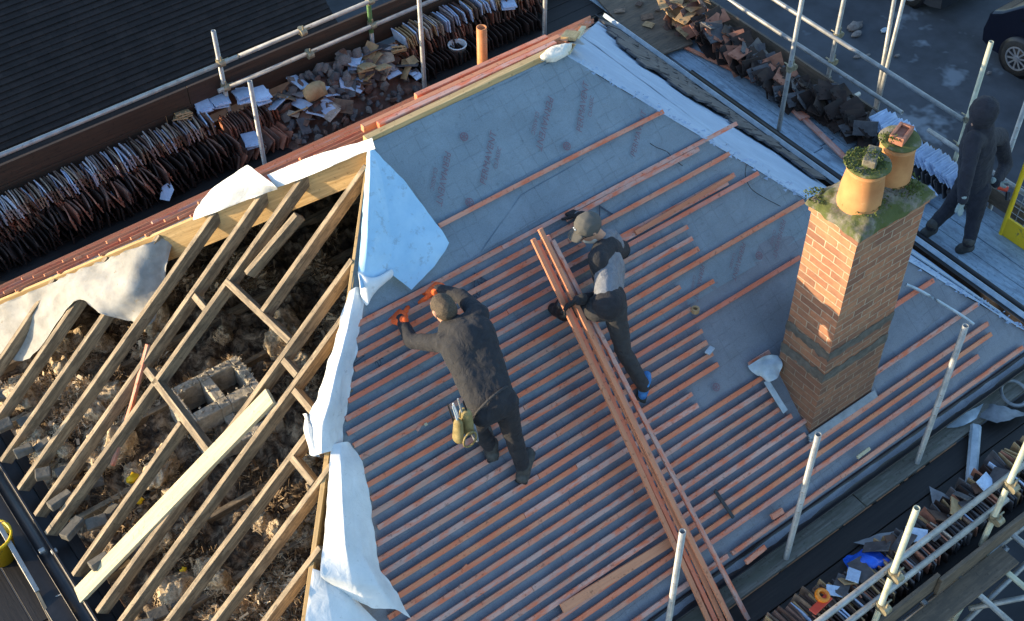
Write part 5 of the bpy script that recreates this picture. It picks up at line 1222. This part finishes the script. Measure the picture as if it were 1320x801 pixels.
# ------------------------------------------------------------------ people
_b = bmesh.new(); bmesh.ops.create_icosphere(_b, subdivisions=2, radius=1); _b.verts.index_update()
ICO_V = np.array([tuple(v_.co) for v_ in _b.verts]); ICO_F = np.array([[v_.index for v_ in f_.verts] for f_ in _b.faces]); _b.free()
def blob(name, caps, m, vox=.010, smooth=6, parent=None, wrinkle=0, extra=None):
    """one continuous surface from tapered limbs: (p0, r0, p1, r1[, flat direction, factor])"""
    vs, fs = [], []
    for c in caps:
        p0, r0, p1, r1 = np.array(c[0]), c[1], np.array(c[2]), c[3]; fd = np.array(V(c[4]).normalized()) if len(c) > 4 else None; ff = c[5] if len(c) > 5 else 1
        Ln = float(np.linalg.norm(p1-p0)); st = max(2, int(Ln/(min(r0, r1)*.35))+1)
        U = ICO_V if fd is None else ICO_V+(ff-1)*np.outer(ICO_V @ fd, fd)
        for i in range(st+1):
            t = i/st; b0 = sum(len(q) for q in vs) if False else len(vs)*len(ICO_V)
            vs.append(U*(r0+(r1-r0)*t)+(p0+(p1-p0)*t)); fs.append(ICO_F+b0)
    vs = np.concatenate(vs); fs = np.concatenate(fs)
    me = bpy.data.meshes.new(name); me.from_pydata(vs.tolist(), [], fs.tolist()); me.update()
    me2 = evalmesh(me, [('REMESH', dict(mode='VOXEL', voxel_size=vox, use_smooth_shade=True)), ('SMOOTH', dict(factor=.6, iterations=smooth))])
    if wrinkle:
        for v_ in me2.vertices:
            p = v_.co; k = .9-2.4*abs(noise.noise(V((p.x*7, p.y*7, p.z*13))))-1.2*abs(noise.noise(V((p.x*19+3, p.y*17, p.z*24))))+.35; v_.co = p+v_.normal*k*wrinkle
    for p in me2.polygons: p.use_smooth = True
    me2.name = name; me2.materials.clear(); me2.materials.append(M[m]); o = bpy.data.objects.new(name, me2); col.objects.link(o)
    if parent: par(o, parent)
    return o
def hand_caps(wrist, palm_dir, side_dir, curl=.3, k=1.0, spread=.25, thumb=1):
    """palm and five fingers; palm_dir towards fingertips, side_dir towards the thumb; curls towards -normal"""
    w = V(wrist); d = V(palm_dir).normalized(); s_ = (V(side_dir)-d*V(side_dir).dot(d)).normalized(); nrm = d.cross(s_).normalized()*thumb
    caps = []; pc = w+d*.055*k
    for j in range(-2, 3): caps.append((w+s_*j*.010*k, .019*k, pc+s_*j*.017*k+d*.03*k, .014*k))
    for j, (ln, off) in enumerate(((.072, .030), (.082, .011), (.076, -.009), (.058, -.028))):
        b = pc+d*.028*k+s_*off*k; dd = (d+s_*(off*spread*12)).normalized(); p = b; cur = curl
        for seg, fr_ in enumerate((.42, .32, .26)):
            dd = (dd*math.cos(cur)-nrm*math.sin(cur)).normalized(); q = p+dd*ln*fr_*k; caps.append((p, .0105*k*(1-.08*seg), q, .0105*k*(1-.08*(seg+1)))); p = q
    b = w+s_*.026*k+d*.02*k; dd = (d*.55+s_*.85-nrm*.15).normalized(); p = b
    for fr_ in (.032, .030, .025): q = p+dd*fr_*k; caps.append((p, .013*k, q, .011*k)); p = q; dd = (dd+d*.35-nrm*curl*.5).normalized()
    return caps
def body_from(J, K=1.05):
    H = []
    a = lambda p0, r0, p1, r1, *e: H.append((J[p0], r0*K, J[p1], r1*K, *e))
    a('hipR', .075, 'kneeR', .055); a('kneeR', .052, 'ankR', .036); a('hipL', .075, 'kneeL', .055); a('kneeL', .052, 'ankL', .036)
    a('ankR', .036, 'toeR', .032); a('ankL', .036, 'toeL', .032)
    a('hipR', .075, 'hipL', .075); a('pelvis', .075, 'chest', .085); a('chest', .08, 'neck', .05); a('shR', .035, 'shL', .035)
    a('shR', .048, 'elR', .038); a('elR', .036, 'wrR', .026); a('shL', .048, 'elL', .038); a('elL', .036, 'wrL', .026); a('neck', .052, 'head', .055)
    return H
def head_caps(J, K, fwd, up):
    h = J['head']; f_ = V(fwd).normalized(); u = V(up).normalized(); s_ = f_.cross(u).normalized()
    c = [(h+u*.02*K-f_*.012*K, .088*K, h+u*.03*K+f_*.012*K, .086*K, s_, .86), (h-u*.06*K+f_*.03*K, .055*K, h-u*.02*K+f_*.035*K, .062*K), (h+f_*.098*K-u*.01*K, .010*K, h+f_*.112*K-u*.035*K, .014*K), (h+f_*.09*K-u*.062*K, .014*K, h+f_*.095*K-u*.066*K, .012*K)]
    for e in (-1, 1): c.append((h+s_*e*.082*K-u*.02*K, .012*K, h+s_*e*.084*K+u*.015*K, .016*K, s_, .5)); c.append((h+f_*.078*K+s_*e*.034*K+u*.018*K, .012*K, h+f_*.080*K+s_*e*.034*K+u*.018*K, .012*K))
    return c
def boot(name, ank, toe, m, parent, K=1.16, r=.05):
    ank, toe = V(ank), V(toe); d = (toe-ank); d.normalize()
    o = blob(name, [(ank+V((0, 0, .07)), .054*K, ank-V((0, 0, .01)), .050*K), (ank-d*.03-V((0, 0, .02)), r*K, toe, .044*K), (toe-d*.09, .05*K, toe-d*.03, .052*K)], m, .008, 4, parent)
    return o
def soles(ank, toe, parent, nrm=V((0, 0, 1))):
    ank, toe = V(ank), V(toe); d = (toe-ank).normalized(); 
    A = ank-d*.075-V((0, 0, .035)); B = toe+d*.045-V((0, 0, .022))
    beam('boot_sole', A, B, .095, .03, 'rubber', parent, nrm, bev=.01)
K = 1.05
def person(J, label, fwd, up, headfirst=True, hands=None):
    root_me = blob('person', body_from(J)+head_caps(J, K, fwd, up)+(hands or []), 'skin', .009, 3)
    return tag(root_me, label, 'person')
def P(*a): return V(a)
# worker 1: bent over the battens, seen from behind
J = dict(ankR=P(-.15, -2.13, -1.80), toeR=P(-.03, -2.04, -1.76), kneeR=P(-.20, -2.06, -1.36), hipR=P(-.27, -2.05, -.93),
         ankL=P(-.31, -1.93, -1.60), toeL=P(-.27, -1.78, -1.50), kneeL=P(-.43, -1.90, -1.26), hipL=P(-.45, -2.03, -.95),
         pelvis=P(-.36, -2.03, -.90), chest=P(-.27, -1.62, -.66), neck=onY(583, 420, -1.42), head=onY(572, 399, -1.33),
         shR=P(-.085, -1.50, -.60), shL=P(-.405, -1.51, -.69), elR=P(-.045, -1.22, -.665), wrR=P(-.10, -1.0, -.735), elL=P(-.52, -1.24, -.83), wrL=P(-.47, -1.03, -.80))
w1 = person(J, 'worker in charcoal jacket and orange gloves bending over the battens', (-.1, .75, -.65), (-.05, .7, .7))
UPB = (J['neck']-J['pelvis']).normalized(); SB = (J['shR']-J['shL']).normalized(); NBk = UPB.cross(SB).normalized()
def torso(J, K, bulk=1.06, flat=.85, hem=None):
    up = (J['neck']-J['pelvis']).normalized(); s_ = (J['shR']-J['shL']).normalized(); nb_ = up.cross(s_).normalized(); c = []
    pe, chh, nk = J['pelvis'], J['chest'], J['neck']; b = bulk
    hem = hem if hem is not None else .06
    c.append((pe-up*hem-s_*.045, .125*K*b, chh-s_*.075, .130*K*b, nb_, flat)); c.append((pe-up*hem+s_*.045, .125*K*b, chh+s_*.075, .130*K*b, nb_, flat))
    c.append((chh, .150*K*b, nk-up*.05, .115*K*b, nb_, flat)); c.append((J['shL'], .072*K*b, J['shR'], .072*K*b)); c.append((nk-up*.06, .08*K, nk, .062*K))
    return c
def sleeves(J, K, b=1.0, which='LR'):
    c = []
    for e in which: c += [(J['sh'+e], .072*K*b, J['el'+e], .054*K*b), (J['el'+e], .055*K*b, J['wr'+e], .040*K*b)]
    return c
def trousers(J, K, b=1.0):
    c = [(J['hipR'], .108*K*b, J['hipL'], .108*K*b), (J['pelvis'], .12*K*b, J['pelvis']+(J['neck']-J['pelvis']).normalized()*.06, .12*K*b)]
    for e in 'LR': c += [(J['hip'+e], .100*K*b, J['knee'+e], .070*K*b), (J['knee'+e], .070*K*b, J['ank'+e]+V((0, 0, .05)), .055*K*b)]
    return c
blob('jacket', torso(J, K, 1.10, .85, -.05)+sleeves(J, K)+[(J['neck']-UPB*.03+NBk*.03, .075*K, J['neck']+UPB*.01+NBk*.03, .060*K)], 'olive', .011, 5, w1, .0045)
blob('hood', [(J['neck']-UPB*.09+NBk*.075, .055*K, J['neck']-UPB*.01+NBk*.06, .05*K), (J['neck']-UPB*.05+NBk*.07-SB*.06, .04*K, J['neck']-UPB*.05+NBk*.07+SB*.06, .04*K)], 'blackcloth', .009, 4, w1, .003)
blob('trousers', trousers(J, K), 'blackcloth', .011, 5, w1, .005)
hd = J['head']; blob('hair', [(hd+UPB*.035-V((-.1, .75, -.65)).normalized()*.012, .094*K, hd+UPB*.0-V((-.1, .75, -.65)).normalized()*.03, .090*K, SB, .92)], 'hair', .007, 3, w1, .0015)
beltc = J['pelvis']+UPB*.03
bm_ = MB(); rr = []
for i in range(33):
    t = 2*math.pi*i/32; p = beltc-UPB*.03+SB*.186*math.cos(t)+NBk*.140*math.sin(t); rr.append([p-UPB*.009, p+UPB*.009])
o = link('belt', bm_.grid(rr).mesh('belt', smooth=True), 'darkgrey', w1); md = o.modifiers.new('s', 'SOLIDIFY'); md.thickness = .006
for e, hx in (('R', (-.16, .85, -.5)), ('L', (-.0, .9, -.45))):
    wr = J['wr'+e]; sd = -SB if e == 'R' else SB
    blob('glove', [(wr-(V(hx).normalized())*.05, .034*K, wr, .030*K)]+hand_caps(wr, hx, sd, .22, 1.6, .8, 1 if e == 'R' else -1), 'glove', .0048, 2, w1)
boot('boot', J['ankR'], J['toeR'], 'boot', w1); boot('boot', J['ankL'], J['toeL'], 'boot', w1); soles(J['ankR'], J['toeR'], w1); soles(J['ankL'], J['toeL'], w1, NM)
for c, l in (('kneeR', 'ankR'), ('kneeL', 'ankL')):
    p = J[c].lerp(J[l], .15)
# tool pouch hanging off his belt
tpn = empty('tool_pouch', onM(580, 545, .25), 'olive and tan tool pouch full of tools hanging at the bending worker\'s left hip', 'tool pouch')
pc = J['hipL']+V((-.165, -.03, .14))
blob('pouch', [(pc, .055, pc+V((-.01, -.02, -.13)), .065, (1, .3, 0), .7)], 'leather', .006, 3, tpn); blob('pouch', [(pc+V((-.08, -.02, -.02)), .04, pc+V((-.10, -.04, -.16)), .05, (1, .3, 0), .7)], 'leather', .006, 3, tpn)
blob('pouch_flap', [(pc+V((.02, -.04, -.12)), .045, pc+V((.03, -.07, -.24)), .03, (1, .2, 0), .5)], 'greycloth', .006, 3, tpn)
for i, (dx, dy, m_, ln) in enumerate(((-.02, .0, 'galv', .17), (.01, -.02, 'black', .14), (-.08, -.02, 'leadblue', .15), (-.10, .01, 'black', .16), (-.05, .02, 'white', .12))):
    link('tool', MB().tube(pc+V((dx, dy, -.02)), pc+V((dx-.02, dy+.03, ln)), .009, .006, 10).mesh('tool', uv='fix'), m_, tpn)
rr = [pc+V((-.04+.055*math.cos(t), -.10, -.16+.075*math.sin(t))) for t in [2*math.pi*i/12 for i in range(13)]]
rope('hammer_loop', rr, .008, 'leather', tpn, 8, 40)

# worker 2: capped, grey jacket, one hand on the bundle
J = dict(ankR=P(1.10, -2.10, -1.76), toeR=P(1.20, -2.02, -1.72), kneeR=P(1.0, -1.93, -1.36), hipR=P(.97, -1.82, -.93),
         ankL=P(.72, -1.36, -1.10), toeL=P(.66, -1.24, -1.03), kneeL=P(.70, -1.56, -.86), hipL=P(.85, -1.76, -.92),
         pelvis=P(.93, -1.80, -.88), chest=onY(786, 345, -1.52), neck=onY(781, 312, -1.36), head=onY(760, 294, -1.30),
         shL=P(.93, -1.72, -.49), shR=P(1.13, -1.40, -.52), elL=P(1.0, -1.72, -.80), wrL=P(.93, -1.50, -.98+.0), elR=P(1.22, -1.14, -.60), wrR=P(1.27, -1.0, -.74))
J['wrL'] = onM(745, 387, .50)
J['elL'] = onM(777, 384, .62)
J['shL'] = onY(771, 332, -1.52); J['elL'] = onY(779, 384, -1.60); J['shR'] = onY(800, 322, -1.22); J['elR'] = onY(775, 297, -1.02)
J['kneeL'] = onM(752, 400, .36); J['ankL'] = onM(724, 402, .12); J['toeL'] = onM(714, 398, .05)
print('w2', [(k, [round(c, 2) for c in J[k]]) for k in ('wrL', 'elL', 'shL', 'hipL', 'kneeL', 'ankL')], (J['wrL']-J['elL']).length, (J['elL']-J['shL']).length)
FW = V((-.85, .15, -.5)).normalized()
w2 = person(J, 'worker in grey cap and grey jacket steadying a bundle of battens', FW, (-.35, .1, .9))
UPB = (J['neck']-J['pelvis']).normalized(); SB = (J['shR']-J['shL']).normalized(); NBk = UPB.cross(SB).normalized()
blob('jacket', torso(J, K, .97, .78, -.06)+sleeves(J, K, .95, 'R')+[(J['shL'], .070*K, J['elL'], .056*K)], 'greycloth', .011, 5, w2, .004)
blob('jacket_yoke', [(J['shL']+V((-.01, -.01, .0)), .078*K, J['shL'].lerp(J['elL'], .75), .062*K), (J['neck']-UPB*.06, .10*K, J['shL'], .076*K), (J['neck']-UPB*.07, .11*K, J['shR'], .08*K)], 'olive', .010, 4, w2, .003)
blob('sleeve', [(J['elL'], .058*K, J['wrL'], .040*K), (J['elL']+V((.03, 0, .03)), .058*K, J['elL'], .058*K)], 'blackcloth', .009, 4, w2, .003)
blob('collar', [(J['neck']-UPB*.03, .082*K, J['neck']+UPB*.03, .074*K), (J['neck']+V((.07, .03, -.02)), .075*K, J['neck']+V((.10, .0, -.09)), .07*K)], 'greycloth', .009, 3, w2, .006)
blob('trousers', trousers(J, K, .93), 'darkgrey', .011, 5, w2, .005)
blob('jacket_hem', [(J['pelvis']+UPB*.0-SB*.04, .125*K, J['pelvis']+UPB*.03+SB*.05, .125*K)], 'blackcloth', .010, 4, w2, .002)
hd = J['head']; UH = V((-.35, .1, .9)).normalized(); SH = FW.cross(UH).normalized(); FH = UH.cross(SH).normalized()
FH = (FW-UH*FW.dot(UH)).normalized()
blob('cap', [(hd+UH*.045-FH*.008, .104*K, hd+UH*.050+FH*.010, .102*K, SH, .9)], 'capcloth', .007, 3, w2)
br_ = []; 
for i in range(7):
    r = []
    for j in range(11):
        t = (j/10*2-1); q = hd+UH*(.045-.022*(i/6)**1.3-.012*t*t)*K+FH*(.085+.088*(i/6)*math.sqrt(max(0, 1-(t*.85)**2)))*K+SH*t*.072*K; r.append(q)
    br_.append(r)
o = link('cap_brim', MB().grid(br_).mesh('cap_brim', smooth=True), 'capcloth', w2); md = o.modifiers.new('s', 'SOLIDIFY'); md.thickness = .005
lg_ = MB(); 
for e in (-1, 1):
    c0 = hd+UH*.085*K+FH*.103*K+SH*e*.011; lg_.box(c0, .010, .010, .014, Matrix((FH, SH, UH)).transposed())
link('cap_emblem', lg_.mesh('cap_emblem'), 'white', w2)
# glasses and neck scarf
gl = MB()
for e in (-1, 1):
    gl.lathe(hd+FH*.103*K+SH*e*.034*K+UH*.012*K, [(.024, 0), (.028, 0), (.028, .004), (.024, .004), (.024, 0)], 16, FH); gl.tube(hd+FH*.10*K+SH*e*.06*K+UH*.014*K, hd+SH*e*.088*K+UH*.01*K, .003, n=6)
link('glasses', gl.mesh('glasses'), 'black', w2)
blob('scarf', [(hd-UH*.075+FH*.055, .045*K, hd-UH*.10+FH*.01, .06*K)], 'foam', .007, 3, w2, .002)
blob('glove', [(J['wrL']+V((.03, -.02, .02)), .036*K, J['wrL'], .032*K)]+hand_caps(J['wrL'], (-.4, .45, -.62), (-.5, -.2, .5), .55, 1.1, .1, 1), 'blackglove', .005, 2, w2)
blob('glove', [(J['wrR']-V((0, .05, -.04)), .036*K, J['wrR'], .032*K)]+hand_caps(J['wrR'], (-.15, .9, -.25), (-1, -.1, .1), .12, 1.1, .5, 1), 'blackglove', .005, 2, w2)
boot('shoe', J['ankR'], J['toeR'], 'blueshoe', w2, .92, .042); boot('boot', J['ankL'], J['toeL'], 'black', w2); soles(J['ankR'], J['toeR'], w2, NM)

# worker 3: hooded, walking on the right hand deck
fA = P(6.0, -1.86, DECK+.07); fB = P(5.83, -1.38, DECK+.07)
J = dict(ankR=fA+V((0, 0, .03)), toeR=fA+V((-.16, .05, -.02)), kneeR=P(5.93, -1.76, DECK+.56), hipR=P(5.88, -1.72, DECK+1.0),
         ankL=fB+V((0, 0, .03)), toeL=fB+V((-.15, .03, -.02)), kneeL=P(5.78, -1.50, DECK+.55), hipL=P(5.88, -1.55, DECK+1.0),
         pelvis=P(5.88, -1.64, DECK+1.02), chest=P(5.84, -1.66, DECK+1.40), neck=P(5.82, -1.66, DECK+1.60), head=P(5.76, -1.67, DECK+1.76),
         shR=P(5.86, -1.86, DECK+1.53), shL=P(5.82, -1.46, DECK+1.53), elR=P(5.80, -1.93, DECK+1.22), wrR=P(5.70, -1.90, DECK+.96), elL=P(5.98, -1.42, DECK+1.25), wrL=P(6.12, -1.55, DECK+1.10))
J['head'] = onY(1266, 147, -1.67); J['neck'] = J['head']+V((.03, 0, -.15)); J['hipR'] = onY(1262, 245, -1.78); J['hipL'] = onY(1246, 238, -1.60); J['pelvis'] = (J['hipR']+J['hipL'])/2+V((0, 0, .04)); J['chest'] = J['pelvis'].lerp(J['neck'], .62)
J['ankR'] = onZ(1247, 318, DECK+.12); J['toeR'] = onZ(1237, 322, DECK+.04); J['ankL'] = onZ(1200, 296, DECK+.12); J['toeL'] = onZ(1190, 303, DECK+.04)
J['kneeR'] = onY(1256, 282, -1.85); J['kneeL'] = onY(1224, 268, -1.55)
J['shR'] = onY(1255, 181, -1.76); J['shL'] = onY(1288, 176, -1.58); J['elR'] = onY(1247, 222, -1.90); J['wrR'] = onY(1241, 258, -1.98); J['elL'] = onY(1297, 212, -1.66); J['wrL'] = onY(1284, 236, -1.80)
w3 = person(J, 'worker in black hooded top walking on the frosted deck behind the chimney', (-.8, .1, -.45), (-.2, 0, 1))
blob('hooded_top', torso(J, K, 1.25, .9, .10)+sleeves(J, K, 1.22), 'navycloth', .012, 5, w3, .004)
hd = J['head']; blob('hood', [(hd+V((.02, 0, .03)), .145*K, hd+V((.03, 0, -.05)), .13*K, (0, 1, 0), .9), (hd+V((.04, 0, -.09)), .10*K, J['neck']+V((.03, 0, -.02)), .10*K)], 'navycloth', .009, 4, w3, .003)
blob('trousers', trousers(J, K, 1.1), 'navycloth', .012, 5, w3, .004)
boot('boot', J['ankR'], J['toeR'], 'boot', w3); boot('boot', J['ankL'], J['toeL'], 'boot', w3)
blob('glove', [(J['wrR']+V((0, 0, .05)), .036*K, J['wrR'], .034*K)]+hand_caps(J['wrR'], (.0, .0, -1), (-1, 0, 0), .25, 1.1, .1, 1), 'greyglove', .005, 2, w3)
blob('glove', [(J['wrL']+V((-.03, .03, .03)), .034*K, J['wrL'], .03*K)]+hand_caps(J['wrL'], (.3, -.5, -.4), (0, 0, 1), .6, 1.05, .1, 1), 'greyglove', .005, 2, w3)
ht = empty('held_tool', J['wrL'], 'small red and black power tool in the hooded worker\'s hand', 'tool')
link('tool_body', MB().tube(J['wrL']+V((.02, -.02, -.04)), J['wrL']+V((.08, -.10, -.06)), .035, .03, 14).mesh('tool_body', uv='fix'), 'redplastic', ht)
link('tool_nose', MB().tube(J['wrL']+V((.07, -.12, -.08)), J['wrL']+V((.03, -.16, -.14)), .025, .02, 12).mesh('tool_nose', uv='fix'), 'black', ht)

# ------------------------------------------------------------------ light, sky, camera
S = V((-1, .55, .22)).normalized(); el = math.asin(S.z); az = math.atan2(S.x, S.y)
w = bpy.data.worlds.new('World'); sc.world = w; w.use_nodes = True; nt = w.node_tree; nt.nodes.clear()
sk = nt.nodes.new('ShaderNodeTexSky'); sk.sky_type = 'NISHITA'; sk.sun_disc = False; sk.sun_elevation = el; sk.sun_rotation = az; sk.air_density = 1.0; sk.dust_density = .6; sk.ozone_density = 2.2
bg = nt.nodes.new('ShaderNodeBackground'); bg.inputs[1].default_value = .48; ow = nt.nodes.new('ShaderNodeOutputWorld'); nt.links.new(sk.outputs[0], bg.inputs[0]); nt.links.new(bg.outputs[0], ow.inputs[0])
sl_ = bpy.data.lights.new('sun', 'SUN'); sl_.energy = 9.0; sl_.angle = math.radians(.5); sl_.color = (1, .77, .48)
so = bpy.data.objects.new('sun', sl_); col.objects.link(so); so.rotation_euler = S.to_track_quat('Z', 'Y').to_euler(); so.location = S*30
cd = bpy.data.cameras.new('camera'); cam = bpy.data.objects.new('camera', cd); col.objects.link(cam); sc.camera = cam
cd.sensor_width = 36; cd.lens = FPX/1320*36; cd.clip_end = 2000; cd.clip_start = .1
r_ = V(RM[0].tolist()); d_ = V(RM[1].tolist()); f__ = V(RM[2].tolist())
mw = Matrix((r_, -d_, -f__)).transposed().to_4x4(); mw.translation = V(CAM.tolist()); cam.matrix_world = mw
sc.view_settings.view_transform = 'Standard'; sc.view_settings.look = 'None'; sc.view_settings.exposure = 0; sc.view_settings.gamma = 1
sc.render.engine = 'CYCLES'
